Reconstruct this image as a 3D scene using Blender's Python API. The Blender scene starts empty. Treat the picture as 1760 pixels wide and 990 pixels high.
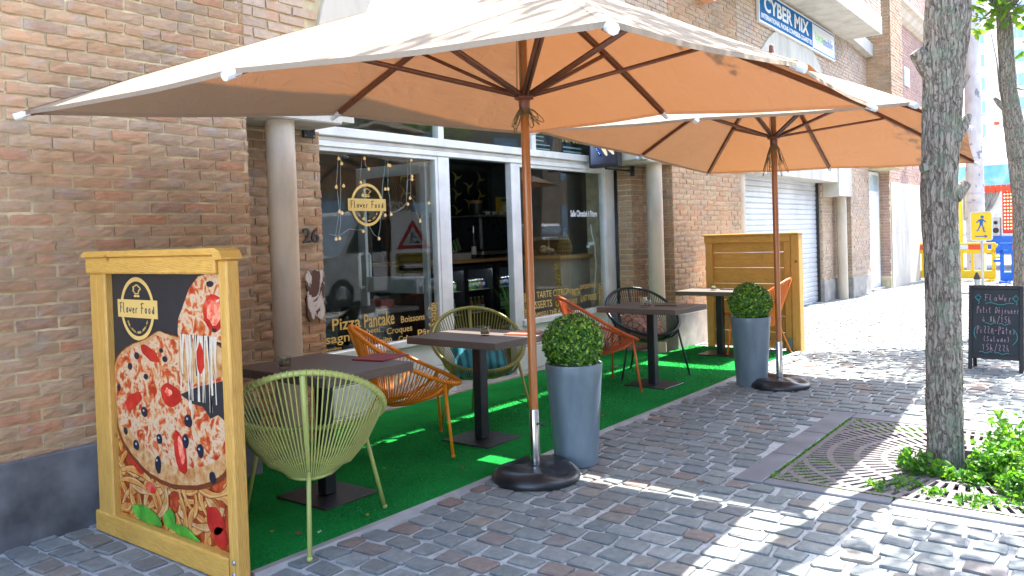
import bpy, math, random
import numpy as np
from mathutils import Vector, Matrix
random.seed(7)
R = math.radians
S = bpy.context.scene
COL = S.collection
# ---------------------------------------------------------------- camera
cam_d = bpy.data.cameras.new('camera'); cam = bpy.data.objects.new('camera', cam_d); COL.objects.link(cam)
S.camera = cam
YAW, PITCH, ROLL = .652018, .0211477, -.0320841
fw = Vector((-math.sin(YAW)*math.cos(PITCH), math.cos(YAW)*math.cos(PITCH), -math.sin(PITCH)))
rt = Vector((math.cos(YAW), math.sin(YAW), 0)); up = rt.cross(fw)
rt2 = rt*math.cos(ROLL) + up*math.sin(ROLL); up2 = -rt*math.sin(ROLL) + up*math.cos(ROLL)
m = Matrix.Identity(4)
for i in range(3):
    m[i][0] = rt2[i]; m[i][1] = up2[i]; m[i][2] = -fw[i]
m[2][3] = 1.5
cam.matrix_world = m
cam_d.sensor_width = 36; cam_d.lens = 28.203; cam_d.shift_y = -.0336
cam_d.clip_start = .05; cam_d.clip_end = 2000
# ---------------------------------------------------------------- world and sun
SUN = Vector((.137, .63, 1)).normalized()
W = bpy.data.worlds.new('World'); S.world = W; W.use_nodes = True
nt = W.node_tree; bg = nt.nodes['Background']
sky = nt.nodes.new('ShaderNodeTexSky'); sky.sky_type = 'NISHITA'; sky.sun_disc = False
sky.sun_elevation = R(57.2); sky.sun_rotation = math.atan2(.137, .63)
sky.air_density = 1.0; sky.dust_density = 1.6; sky.ozone_density = .8
nt.links.new(sky.outputs[0], bg.inputs[0]); bg.inputs[1].default_value = .15
sd = bpy.data.lights.new('sun', 'SUN'); sd.energy = 2.6; sd.angle = R(.5); sd.color = (1, .96, .91)
so = bpy.data.objects.new('sun', sd); COL.objects.link(so)
so.rotation_euler = SUN.to_track_quat('Z', 'Y').to_euler(); so.location = (0, 0, 20)
S.view_settings.view_transform = 'Standard'; S.view_settings.look = 'None'
S.view_settings.exposure = 3.08; S.view_settings.gamma = 1

# ---------------------------------------------------------------- node helpers
def new_mat(name):
    mt = bpy.data.materials.new(name); mt.use_nodes = True
    return mt, mt.node_tree, mt.node_tree.nodes['Principled BSDF']
def nd(t, kind, **kw):
    n = t.nodes.new(kind)
    for k, v in kw.items(): setattr(n, k, v)
    return n
def coords(t, out='Object'):
    return nd(t, 'ShaderNodeTexCoord').outputs[out]
def noise(t, vec, scale, detail=4, rough=.55, dist=0):
    n = nd(t, 'ShaderNodeTexNoise'); n.inputs['Scale'].default_value = scale
    n.inputs['Detail'].default_value = detail; n.inputs['Roughness'].default_value = rough
    n.inputs['Distortion'].default_value = dist
    if vec is not None: t.links.new(vec, n.inputs['Vector'])
    return n.outputs['Fac']
def scaled(t, vec, s):
    n = nd(t, 'ShaderNodeMapping'); n.inputs['Scale'].default_value = s
    t.links.new(vec, n.inputs['Vector']); return n.outputs[0]
def ramp(t, fac, stops, interp='LINEAR'):
    n = nd(t, 'ShaderNodeValToRGB'); n.color_ramp.interpolation = interp
    e = n.color_ramp.elements
    while len(e) < len(stops): e.new(.5)
    for x, (p, c) in zip(e, stops):
        x.position = p; x.color = (*c, 1) if len(c) == 3 else c
    t.links.new(fac, n.inputs[0]); return n.outputs[0]
def mix(t, a, b, fac, mode='MIX'):
    n = nd(t, 'ShaderNodeMix', data_type='RGBA', blend_type=mode)
    for s, v in ((n.inputs[0], fac), (n.inputs[6], a), (n.inputs[7], b)):
        if hasattr(v, 'links'): t.links.new(v, s)
        else: s.default_value = v if isinstance(v, (int, float)) else (*v, 1)
    return n.outputs[2]
def mth(t, op, a, b=0, c=None):
    n = nd(t, 'ShaderNodeMath', operation=op)
    for i, v in enumerate((a, b) if c is None else (a, b, c)):
        if hasattr(v, 'links'): t.links.new(v, n.inputs[i])
        else: n.inputs[i].default_value = v
    return n.outputs[0]
def bump(t, p, h, strength=.3, dist=.01):
    n = nd(t, 'ShaderNodeBump'); n.inputs['Strength'].default_value = strength
    n.inputs['Distance'].default_value = dist
    t.links.new(h, n.inputs['Height']); t.links.new(n.outputs[0], p.inputs['Normal'])
def mat(name, col, rough=.6, metal=0, var=.18, vs=6, bs=0, bstr=.2, bdist=.004, emit=None, spec=None, stretch=None, coat=0):
    mt, t, p = new_mat(name)
    v = coords(t)
    if stretch: v = scaled(t, v, stretch)
    n = noise(t, v, vs, 5)
    d = tuple(c*(1-var) for c in col); l = tuple(min(1, c*(1+var)) for c in col)
    t.links.new(ramp(t, n, [(.3, d), (.7, l)]), p.inputs['Base Color'])
    p.inputs['Roughness'].default_value = rough; p.inputs['Metallic'].default_value = metal
    if coat: p.inputs['Coat Weight'].default_value = coat
    if spec is not None: p.inputs['Specular IOR Level'].default_value = spec
    rr = noise(t, v, vs*2.3, 3)
    t.links.new(mth(t, 'MULTIPLY_ADD', rr, .24, rough-.12), p.inputs['Roughness'])
    if bs: bump(t, p, noise(t, v, bs, 4), bstr, bdist)
    if emit:
        p.inputs['Emission Color'].default_value = (*emit[0], 1); p.inputs['Emission Strength'].default_value = emit[1]
    return mt

# ---------------------------------------------------------------- mesh helpers
class MB:
    def __init__(s): s.v = []; s.f = []; s.m = []; s.mi = 0
    def add(s, vs, fs):
        b = len(s.v); s.v += [tuple(v) for v in vs]
        s.f += [tuple(i+b for i in f) for f in fs]; s.m += [s.mi]*len(fs); return s
    def box(s, a, b, M=None):
        x0, y0, z0 = a; x1, y1, z1 = b
        vs = [(x0,y0,z0),(x1,y0,z0),(x1,y1,z0),(x0,y1,z0),(x0,y0,z1),(x1,y0,z1),(x1,y1,z1),(x0,y1,z1)]
        if M: vs = [M @ Vector(v) for v in vs]
        return s.add(vs, [(0,3,2,1),(4,5,6,7),(0,1,5,4),(1,2,6,5),(2,3,7,6),(3,0,4,7)])
    def rbox(s, a, b, r=.006, M=None):
        # box with its edges chamfered by r
        c = [(a[i]+b[i])/2 for i in range(3)]; h = [(b[i]-a[i])/2 for i in range(3)]
        r = min(r, min(h)*.9); vs = []; idx = {}
        for sx in (-1,1):
            for sy in (-1,1):
                for sz in (-1,1):
                    for k in range(3):
                        d = [h[i]-(0 if i == k else r) for i in range(3)]
                        idx[(sx,sy,sz,k)] = len(vs); vs.append((c[0]+sx*d[0], c[1]+sy*d[1], c[2]+sz*d[2]))
        fs = []
        def orient(q, n):
            p = [Vector(vs[i]) for i in q]; nn = (p[1]-p[0]).cross(p[2]-p[0])
            return tuple(q) if nn.dot(Vector(n)) > 0 else tuple(reversed(q))
        for k in range(3):
            i, j = [x for x in range(3) if x != k]
            for sg in (-1,1):
                q = []
                for (u, v) in ((-1,-1),(1,-1),(1,1),(-1,1)):
                    t = [0,0,0]; t[k] = sg; t[i] = u; t[j] = v; q.append(idx[(*t,k)])
                n = [0,0,0]; n[k] = sg; fs.append(orient(q, n))
        for k in range(3):
            i, j = [x for x in range(3) if x != k]
            for u in (-1,1):
                for v in (-1,1):
                    t = [0,0,0]; t[i] = u; t[j] = v; t2 = list(t); t[k] = -1; t2[k] = 1
                    q = [idx[(*t,i)], idx[(*t2,i)], idx[(*t2,j)], idx[(*t,j)]]
                    n = [0,0,0]; n[i] = u; n[j] = v; fs.append(orient(q, n))
        for sx in (-1,1):
            for sy in (-1,1):
                for sz in (-1,1):
                    fs.append(orient([idx[(sx,sy,sz,k)] for k in range(3)], (sx,sy,sz)))
        if M: vs = [M @ Vector(v) for v in vs]
        return s.add(vs, fs)
    def tube(s, pts, r, n=8, closed=False, cap=True):
        P = [Vector(p) for p in pts]; N = len(P); rs = r if isinstance(r, (list, tuple)) else [r]*N
        vs = []; prev = None
        for i, p in enumerate(P):
            if closed: d = P[(i+1) % N]-P[i-1]
            else: d = P[min(i+1, N-1)]-P[max(i-1, 0)]
            d = d.normalized() if d.length > 1e-9 else Vector((0,0,1))
            if prev is None:
                a = Vector((0,0,1)) if abs(d.z) < .9 else Vector((1,0,0)); u = d.cross(a).normalized()
            else:
                u = prev-d*prev.dot(d); u = u.normalized() if u.length > 1e-6 else d.orthogonal().normalized()
            prev = u; w = d.cross(u)
            for k in range(n):
                t = 2*math.pi*k/n; vs.append(p+(u*math.cos(t)+w*math.sin(t))*rs[i])
        fs = []
        for i in range(N if closed else N-1):
            j = (i+1) % N
            for k in range(n):
                l = (k+1) % n; fs.append((i*n+k, i*n+l, j*n+l, j*n+k))
        if cap and not closed:
            fs.append(tuple(reversed(range(n)))); fs.append(tuple((N-1)*n+k for k in range(n)))
        return s.add(vs, fs)
    def lathe(s, prof, n=24, c=(0,0,0), M=None):
        vs = []
        for r, z in prof:
            for k in range(n):
                t = 2*math.pi*k/n; v = (c[0]+r*math.cos(t), c[1]+r*math.sin(t), c[2]+z)
                vs.append(M @ Vector(v) if M else v)
        fs = []
        for i in range(len(prof)-1):
            for k in range(n):
                l = (k+1) % n; fs.append((i*n+k, i*n+l, (i+1)*n+l, (i+1)*n+k))
        if prof[0][0] > 1e-6: fs.append(tuple(reversed(range(n))))
        if prof[-1][0] > 1e-6: fs.append(tuple((len(prof)-1)*n+k for k in range(n)))
        return s.add(vs, fs)
    def prism(s, poly, fr, t0, t1):
        # poly in 2D; fr(u, v, t) -> 3D
        n = len(poly)
        area = sum(poly[i][0]*poly[(i+1) % n][1]-poly[(i+1) % n][0]*poly[i][1] for i in range(n))
        if area < 0: poly = poly[::-1]
        vs = [fr(u, v, t0) for u, v in poly]+[fr(u, v, t1) for u, v in poly]
        fs = [tuple(reversed(range(n))), tuple(range(n, 2*n))]+[(i, (i+1) % n, n+(i+1) % n, n+i) for i in range(n)]
        return s.add(vs, fs)
    def quads(s, V, F):
        return s.add(V, F)
    def build(s, name, mats, parent=None, world=False, smooth=False, angle=None):
        me = bpy.data.meshes.new(name); me.from_pydata(s.v, [], s.f)
        mats = mats if isinstance(mats, (list, tuple)) else [mats]
        for x in mats: me.materials.append(x)
        if len(mats) > 1: me.polygons.foreach_set('material_index', s.m)
        if smooth:
            me.polygons.foreach_set('use_smooth', [True]*len(me.polygons))
            if angle: me.set_sharp_from_angle(angle=R(angle))
        me.update()
        return link(name, me, parent, world)
def link(name, me, parent=None, world=False):
    o = bpy.data.objects.new(name, me); COL.objects.link(o)
    if parent:
        o.parent = parent
        if world and parent.parent is None and parent.type == 'EMPTY':
            o.matrix_parent_inverse = Matrix.Translation(-parent.location)
    return o
def tag(o, label=None, cat=None, group=None, kind=None):
    if label: o['label'] = label
    if cat: o['category'] = cat
    if group: o['group'] = group
    if kind: o['kind'] = kind
    return o
def thing(name, label, cat, loc=(0,0,0), rz=0, group=None):
    o = bpy.data.objects.new(name, None); COL.objects.link(o)
    o.location = loc; o.rotation_euler = (0,0,rz); o.empty_display_size = .1
    return tag(o, label, cat, group)
def dup(root, loc, rz=0, label=None, group=None):
    r = root.copy(); COL.objects.link(r); r.location = loc; r.rotation_euler = (0,0,rz)
    if label: r['label'] = label
    if group: r['group'] = group
    def rec(a, b):
        for ch in list(a.children):
            c = ch.copy(); COL.objects.link(c); c.parent = b; rec(ch, c)
    rec(root, r)
    return r
def text_mesh(body, w, h, bold=0, shear=0, depth=.0012):
    cu = bpy.data.curves.new('lettering', 'FONT'); cu.body = body; cu.size = 1; cu.extrude = .001
    cu.offset = bold; cu.shear = shear; cu.align_x = 'LEFT'; cu.resolution_u = 3
    ob = bpy.data.objects.new('lettering', cu); me = bpy.data.meshes.new_from_object(ob)
    bpy.data.objects.remove(ob); bpy.data.curves.remove(cu)
    n = len(me.vertices); a = np.empty(n*3); me.vertices.foreach_get('co', a); a = a.reshape(-1,3)
    mn = a.min(0); mx = a.max(0)
    a[:,0] = (a[:,0]-mn[0])/(mx[0]-mn[0])*w; a[:,1] = (a[:,1]-mn[1])/(mx[1]-mn[1])*h
    a[:,2] = np.where(a[:,2] > 0, depth, 0)
    me.vertices.foreach_set('co', a.ravel()); me.update()
    return me
def text(body, o, u, v, w, h, m, parent, world=True, name='lettering', **k):
    me = text_mesh(body, w, h, **k); u = Vector(u).normalized(); v = Vector(v).normalized(); n = u.cross(v)
    M = Matrix.Identity(4)
    for i in range(3): M[i][0] = u[i]; M[i][1] = v[i]; M[i][2] = n[i]; M[i][3] = o[i]
    me.transform(M); me.materials.append(m)
    return link(name, me, parent, world)
def bricks(mb, o, u, n, u0, u1, z0, z1, L=.213, h=.068, j=.013, fine=False, skip=None, seed=0, ph=0):
    rnd = random.Random(seed); o = Vector(o); u = Vector(u); n = Vector(n)
    flip = u.cross(Vector((0,0,1))).dot(n) < 0
    for k in range(int(z0//h), int(z1//h)+1):
        a0 = max(z0, k*h+j/2); a1 = min(z1, (k+1)*h-j/2)
        if a1-a0 < .012: continue
        off = (k % 2)*L/2+ph+rnd.uniform(-.006,.006)
        c = int((u0-off)//L)-1
        while True:
            b0 = max(u0, c*L+off+j/2); b1 = min(u1, (c+1)*L+off-j/2); c += 1
            if b0 > u1: break
            if b1-b0 < .02: continue
            if skip and skip((b0+b1)/2, (a0+a1)/2): continue
            nx, nz = (5, 3) if fine else (1, 1)
            d = .010+rnd.uniform(-.003,.005); jt = .0028
            tilt = rnd.uniform(-.02,.02)
            vs = []
            for zi in range(nz+1):
                for xi in range(nx+1):
                    s = xi/nx; t = zi/nz
                    e = (xi in (0,nx)) or (zi in (0,nz))
                    q = o+u*(b0+(b1-b0)*s+rnd.uniform(-jt,jt))+Vector((0,0,1))*(a0+(a1-a0)*t+rnd.uniform(-jt,jt))+n*(d-(.003 if e and fine else 0)+(rnd.uniform(-.0022,.0022) if fine else 0)+tilt*(s-.5)*.2)
                    vs.append(q)
            W_ = nx+1; fs = []
            for zi in range(nz):
                for xi in range(nx):
                    q = (zi*W_+xi, zi*W_+xi+1, (zi+1)*W_+xi+1, (zi+1)*W_+xi)
                    fs.append(q)
            ring = [xi for xi in range(W_)]+[zi*W_+nx for zi in range(1,nz+1)]+[nz*W_+xi for xi in range(nx-1,-1,-1)]+[zi*W_ for zi in range(nz-1,0,-1)]
            bk = len(vs)
            for r_ in ring: vs.append(vs[r_]-n*(d+.012))
            K = len(ring)
            for i in range(K):
                fs.append((ring[i], bk+i, bk+(i+1) % K, ring[(i+1) % K]))
            if flip: fs = [tuple(reversed(f)) for f in fs]
            mb.add(vs, fs)

# ---------------------------------------------------------------- materials
def mat_brick(name, stops, dark=.8):
    mt, t, p = new_mat(name)
    g = nd(t, 'ShaderNodeNewGeometry'); v = coords(t)
    c = ramp(t, g.outputs['Random Per Island'], stops)
    n1 = noise(t, scaled(t, v, (1,1,2.5)), 14, 8, .7)
    c = mix(t, c, ramp(t, n1, [(.3,(.62,.60,.60)),(.5,(.95,.93,.92)),(.75,(1.18,1.15,1.1))]), .7, 'MULTIPLY')
    c = mix(t, c, (.50,.27,.15), ramp(t, noise(t, v, 5.5, 4, .6), [(.52,(0,0,0)),(.66,(.55,.55,.55))]))
    c = mix(t, c, (.36,.31,.29), ramp(t, noise(t, scaled(t, v, (1,1,2)), 7.5, 5, .65), [(.54,(0,0,0)),(.68,(.6,.6,.6))]))
    n2 = noise(t, v, .9, 3)
    c = mix(t, c, ramp(t, n2, [(.35,(.78,.8,.85)),(.65,(1.12,1.04,.96))]), .8, 'MULTIPLY')
    n4 = noise(t, scaled(t, v, (1,1,3)), 38, 6, .75, 1.5)
    c = mix(t, c, (.03,.028,.03), ramp(t, n4, [(.61,(0,0,0)),(.66,(.8,.8,.8))]))
    t.links.new(c, p.inputs['Base Color']); p.inputs['Roughness'].default_value = .85
    bump(t, p, noise(t, scaled(t, v, (1,1,2)), 45, 8, .7), .7, .006)
    return mt
M_ = {}
M_['brick'] = mat_brick('brown brick', [(0,(.38,.23,.125)),(.2,(.40,.26,.155)),(.45,(.43,.295,.18)),(.65,(.34,.24,.155)),(.8,(.45,.32,.205)),(.92,(.45,.22,.115)),(1,(.31,.22,.155))])
M_['brick_tan'] = mat_brick('tan brick', [(0,(.46,.35,.26)),(.5,(.50,.40,.31)),(1,(.40,.30,.23))])
M_['brick_red'] = mat_brick('red brick', [(0,(.42,.25,.20)),(.5,(.46,.30,.25)),(1,(.36,.22,.19))])
M_['mortar'] = mat('lime mortar', (.54,.45,.28), .95, var=.25, vs=9, bs=60, bstr=.6)
M_['stone'] = mat('weathered blue stone', (.12,.125,.135), .85, var=.45, vs=5, bs=30, bstr=.5)
M_['stone_l'] = mat('grey stone', (.30,.28,.25), .85, var=.3, vs=5, bs=30, bstr=.4)
def mat_concrete(name, col):
    mt, t, p = new_mat(name); v = coords(t)
    c = ramp(t, noise(t, scaled(t, v, (1,1,.35)), 3.5, 8, .65), [(.3, tuple(x*.72 for x in col)), (.55, col), (.8, tuple(min(1,x*1.12) for x in col))])
    c = mix(t, c, (.13,.11,.10), ramp(t, noise(t, scaled(t, v, (2,2,.6)), 9, 8, .75, 1), [(.62,(0,0,0)),(.74,(.6,.6,.6))]))
    t.links.new(c, p.inputs['Base Color']); p.inputs['Roughness'].default_value = .8
    bump(t, p, noise(t, v, 55, 6), .35, .004); return mt
M_['concrete'] = mat_concrete('cream painted concrete', (.56,.47,.36))
M_['concrete_w'] = mat_concrete('pale concrete', (.52,.48,.41))
M_['alu'] = mat('aged white aluminium', (.70,.70,.69), .42, metal=.25, var=.12, vs=5, bs=20, bstr=.05)
M_['white'] = mat('white panel', (.66,.67,.67), .5, var=.08, vs=3)
M_['black'] = mat('black powder coat', (.012,.014,.018), .42, var=.3, vs=20, bs=120, bstr=.08)
M_['dark'] = mat('dark interior', (.035,.037,.04), .7)
M_['rubber'] = mat('black plastic', (.018,.019,.022), .32, var=.4, vs=9, bs=60, bstr=.08)
M_['chrome'] = mat('steel', (.55,.55,.56), .18, metal=1, var=.1)
M_['steel'] = mat('galvanised plate', (.45,.46,.47), .4, metal=.8)
def mat_wood(name, col, dark, axis=(1,1,1), rough=.55, knots=True, sc=1, coat=0):
    mt, t, p = new_mat(name); v = coords(t)
    s = scaled(t, v, tuple(a*sc for a in axis))
    n = noise(t, s, 7, 6, .6, 1.6)
    w = nd(t, 'ShaderNodeTexWave', wave_type='BANDS', bands_direction='DIAGONAL'); w.inputs['Scale'].default_value = 5
    w.inputs['Distortion'].default_value = 9; w.inputs['Detail'].default_value = 3; w.inputs['Detail Scale'].default_value = .8
    t.links.new(s, w.inputs['Vector'])
    c = ramp(t, w.outputs['Fac'], [(.15, dark), (.6, col)])
    c = mix(t, c, ramp(t, n, [(.3, dark), (.7, tuple(min(1,x*1.15) for x in col))]), .55)
    c = mix(t, c, tuple(x*.7 for x in dark), ramp(t, noise(t, v, 3.3, 6, .7), [(.55,(0,0,0)),(.75,(.55,.55,.55))]))
    c = mix(t, c, tuple(min(1,x*1.35) for x in col), ramp(t, noise(t, s, 3.1, 4, .6), [(.55,(0,0,0)),(.75,(.5,.5,.5))]))
    if knots:
        vo = nd(t, 'ShaderNodeTexVoronoi'); vo.inputs['Scale'].default_value = 3.1; t.links.new(v, vo.inputs['Vector'])
        c = mix(t, c, tuple(x*.45 for x in dark), ramp(t, vo.outputs['Distance'], [(.035,(1,1,1)),(.075,(0,0,0))]))
    t.links.new(c, p.inputs['Base Color']); p.inputs['Roughness'].default_value = rough
    if coat: p.inputs['Coat Weight'].default_value = coat; p.inputs['Coat Roughness'].default_value = .15
    bump(t, p, n, .25, .003); return mt
M_['pine_v'] = mat_wood('yellow stained pine upright', (.62,.36,.085), (.42,.21,.035), (14,14,.9))
M_['pine_h'] = mat_wood('yellow stained pine board', (.64,.37,.08), (.44,.22,.035), (1.2,14,14))
M_['teak'] = mat_wood('oiled orange wood', (.42,.14,.025), (.30,.085,.014), (16,16,.5), .3, False, coat=.5)
M_['rib'] = mat_wood('dark red brown wood', (.17,.055,.02), (.10,.03,.012), (5,5,5), .5, False)
M_['table'] = mat_wood('dark grey oak laminate', (.135,.105,.085), (.07,.053,.043), (18,1.1,18), .48, False)
M_['counter'] = mat_wood('honey wood', (.42,.22,.08), (.28,.13,.04), (10,1,10), .4, False)
M_['ply'] = mat_wood('pale grey oak', (.36,.31,.25), (.25,.21,.17), (8,8,.8), .6, False)
def mat_glass(name, tint=(.93,.97,.96), r=.0, boost=.85):
    mt, t, p = new_mat(name); t.nodes.remove(p)
    out = t.nodes['Material Output']; tr = nd(t, 'ShaderNodeBsdfTransparent'); tr.inputs[0].default_value = (*tint,1)
    gl = nd(t, 'ShaderNodeBsdfGlossy'); gl.inputs['Roughness'].default_value = r
    lw = nd(t, 'ShaderNodeLayerWeight'); lw.inputs[0].default_value = .5
    f = mth(t, 'MULTIPLY_ADD', mth(t, 'POWER', lw.outputs['Facing'], 5.0), .9, .04)
    mx = nd(t, 'ShaderNodeMixShader')
    t.links.new(mth(t, 'MULTIPLY', f, boost), mx.inputs[0])
    t.links.new(tr.outputs[0], mx.inputs[1]); t.links.new(gl.outputs[0], mx.inputs[2]); t.links.new(mx.outputs[0], out.inputs[0])
    return mt
M_['glass'] = mat_glass('window glass', boost=.85)
M_['jar'] = mat_glass('clear jar glass', (.92,.94,.94), boost=1.8)
def mat_cloth(name, top, glow, tf=.5, sc=900):
    mt, t, p = new_mat(name); out = t.nodes['Material Output']; v = coords(t)
    wr = noise(t, scaled(t, v, (1,1,1)), 2.2, 4, .6, .8)
    wr2 = noise(t, scaled(t, v, (3,.6,1)), 6, 3, .5, .5)
    h = mth(t, 'ADD', wr, mth(t, 'MULTIPLY', wr2, .35))
    t.links.new(ramp(t, noise(t, v, 1.3, 5), [(.3, tuple(x*.9 for x in top)), (.7, top)]), p.inputs['Base Color'])
    p.inputs['Roughness'].default_value = .9; p.inputs['Specular IOR Level'].default_value = .15
    b = nd(t, 'ShaderNodeBump'); b.inputs['Strength'].default_value = .6; b.inputs['Distance'].default_value = .05
    t.links.new(h, b.inputs['Height']); t.links.new(b.outputs[0], p.inputs['Normal'])
    tr = nd(t, 'ShaderNodeBsdfTranslucent'); tr.inputs[0].default_value = (*glow,1); t.links.new(b.outputs[0], tr.inputs[1])
    mx = nd(t, 'ShaderNodeMixShader'); mx.inputs[0].default_value = tf
    t.links.new(p.outputs[0], mx.inputs[1]); t.links.new(tr.outputs[0], mx.inputs[2]); t.links.new(mx.outputs[0], out.inputs[0])
    return mt
M_['canopy'] = mat_cloth('taupe parasol cloth', (.31,.25,.185), (.56,.20,.055), .105)
def mat_leaf(name, stops, tl=.45):
    mt, t, p = new_mat(name); out = t.nodes['Material Output']
    g = nd(t, 'ShaderNodeNewGeometry'); c = ramp(t, g.outputs['Random Per Island'], stops)
    t.links.new(c, p.inputs['Base Color']); p.inputs['Roughness'].default_value = .45
    tr = nd(t, 'ShaderNodeBsdfTranslucent'); t.links.new(mix(t, c, (1.6,1.7,.6), 1, 'MULTIPLY'), tr.inputs[0])
    mx = nd(t, 'ShaderNodeMixShader'); mx.inputs[0].default_value = tl
    t.links.new(p.outputs[0], mx.inputs[1]); t.links.new(tr.outputs[0], mx.inputs[2]); t.links.new(mx.outputs[0], out.inputs[0])
    return mt
M_['leaf'] = mat_leaf('tree leaves', [(0,(.06,.13,.015)),(.5,(.12,.22,.025)),(1,(.20,.30,.03))])
M_['weed'] = mat_leaf('weed leaves', [(0,(.035,.13,.02)),(.5,(.08,.22,.025)),(1,(.16,.30,.03))])
M_['box'] = mat_leaf('boxwood leaves', [(0,(.015,.065,.012)),(.4,(.04,.15,.018)),(.7,(.11,.28,.02)),(1,(.34,.52,.06))], .2)

# ---------------------------------------------------------------- handwriting
G_ = { # hand drawn letter strokes in a 1 x 1 cell
 'F':[[(.1,0),(.2,1)],[(-.05,.9),(.3,1),(.75,.95)],[(.1,.5),(.6,.55)]], 'L':[[(.2,1),(.1,0),(.6,.05)]], 'l':[[(.2,1),(.15,.1),(.4,0)]],
 'o':[[(.5,.5),(.2,.5),(.1,.2),(.35,0),(.6,.2),(.5,.5)]], 'W':[[(0,.95),(.2,0),(.4,.7),(.6,0),(.95,1)]], 'e':[[(.1,.25),(.55,.3),(.4,.55),(.12,.35),(.25,0),(.6,.08)]],
 'w':[[(.0,.5),(.15,.05),(.35,.4),(.5,.05),(.75,.55)]], 'r':[[(.15,0),(.2,.5),(.3,.45),(.6,.5)]], 'P':[[(.15,-.1),(.2,1),(.7,.95),(.75,.6),(.2,.5)]], 't':[[(.3,.9),(.25,.1),(.5,0)],[(.05,.6),(.6,.62)]], 'i':[[(.25,.5),(.25,0)],[(.25,.72),(.27,.74)]],
 'D':[[(.2,0),(.2,.95),(.8,.75),(.75,.2),(.1,0)]], 'é':[[(.1,.25),(.55,.3),(.4,.55),(.12,.35),(.25,0),(.6,.08)],[(.3,.7),(.5,.85)]], 'j':[[(.35,.5),(.35,-.25),(.1,-.3)],[(.35,.72),(.37,.74)]],
 'u':[[(.1,.5),(.15,.05),(.45,.05),(.5,.5),(.55,0)]], 'n':[[(.1,0),(.15,.5),(.4,.5),(.5,0)]], 'à':[[(.5,.5),(.15,.4),(.15,.05),(.5,.1),(.5,.5),(.6,0)],[(.2,.85),(.4,.7)]],
 '8':[[(.5,.95),(.15,.8),(.6,.3),(.35,0),(.1,.25),(.65,.8),(.5,.95)]], 'h':[[(.15,1),(.12,0)],[(.12,.3),(.4,.5),(.5,0),(.65,.05)]], '/':[[(.1,-.3),(.7,1.1)]], '1':[[(.1,.75),(.4,1),(.35,0)]],
 '5':[[(.65,1),(.2,.95),(.2,.55),(.6,.5),(.55,.1),(.1,0)]], 'Z':[[(.1,.9),(.7,.95),(.1,.05),(.7,.05)]], 'A':[[(.05,0),(.4,1),(.7,-.1)],[(.15,.4),(.6,.4)]], '-':[[(.1,.45),(.6,.45)]],
 'â':[[(.5,.5),(.15,.4),(.15,.05),(.5,.1),(.5,.5),(.6,0)],[(.15,.7),(.35,.9),(.5,.7)]], 's':[[(.5,.5),(.2,.45),(.45,.2),(.1,0)]], 'S':[[(.65,.8),(.3,.95),(.15,.6),(.6,.35),(.4,0),(0,.1)]],
 'a':[[(.5,.5),(.15,.4),(.15,.05),(.5,.1),(.5,.5),(.6,0)]], 'd':[[(.5,.4),(.15,.4),(.15,.05),(.5,.1),(.55,1),(.6,0)]], '2':[[(.1,.8),(.4,1),(.6,.7),(.1,.05),(.7,.05)]], ' ':[] , '(':[[(.5,1),(.2,.5),(.5,0)]], ')':[[(.2,1),(.5,.5),(.2,0)]]}
def scrawl(q, s, x, z, w, h, M, y=-.0045, slope=0, r=.0021):
    cw = w/len(s)
    for i, ch in enumerate(s):
        for stn in G_.get(ch, []):
            pts = [(x+(i+.08+a*.95)*cw, y, z+b*h+slope*(x+i*cw)) for a, b in stn]
            if len(pts) > 2:  # round the strokes
                pp = [pts[0]]
                for k in range(1,len(pts)-1):
                    p0, p1, p2 = map(Vector, (pts[k-1],pts[k],pts[k+1])); pp += [tuple(p1.lerp(p0,.3)), tuple(p1*.7+(p0+p2)*.15), tuple(p1.lerp(p2,.3))]
                pts = pp+[pts[-1]]
            q.tube([M @ Vector(p) for p in pts], r, 4)
# ---------------------------------------------------------------- ground
def mat_ground():
    mt, t, p = new_mat('sandy joints'); v = coords(t)
    c = ramp(t, noise(t, v, 26, 7, .7), [(.3,(.26,.265,.26)),(.5,(.40,.405,.40)),(.75,(.50,.50,.485))])
    c = mix(t, c, (.10,.10,.09), ramp(t, noise(t, v, 1.6, 4), [(.5,(0,0,0)),(.68,(.6,.6,.6))]))
    t.links.new(c, p.inputs['Base Color']); p.inputs['Roughness'].default_value = .95
    bump(t, p, noise(t, v, 90, 5), .5, .004); return mt
PIT = (-1.90,.30,4.58,6.72)
g = MB(); GZ = -.0065
for (a,b,c,d) in ((-300,-1.75,-60,400),(.20,300,-60,400),(-1.75,.20,-60,4.68),(-1.75,.20,6.56,400)): g.add([(a,c,GZ),(b,c,GZ),(b,d,GZ),(a,d,GZ)], [(0,1,2,3)])
tag(g.build('ground', mat_ground()), kind='structure')
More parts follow.
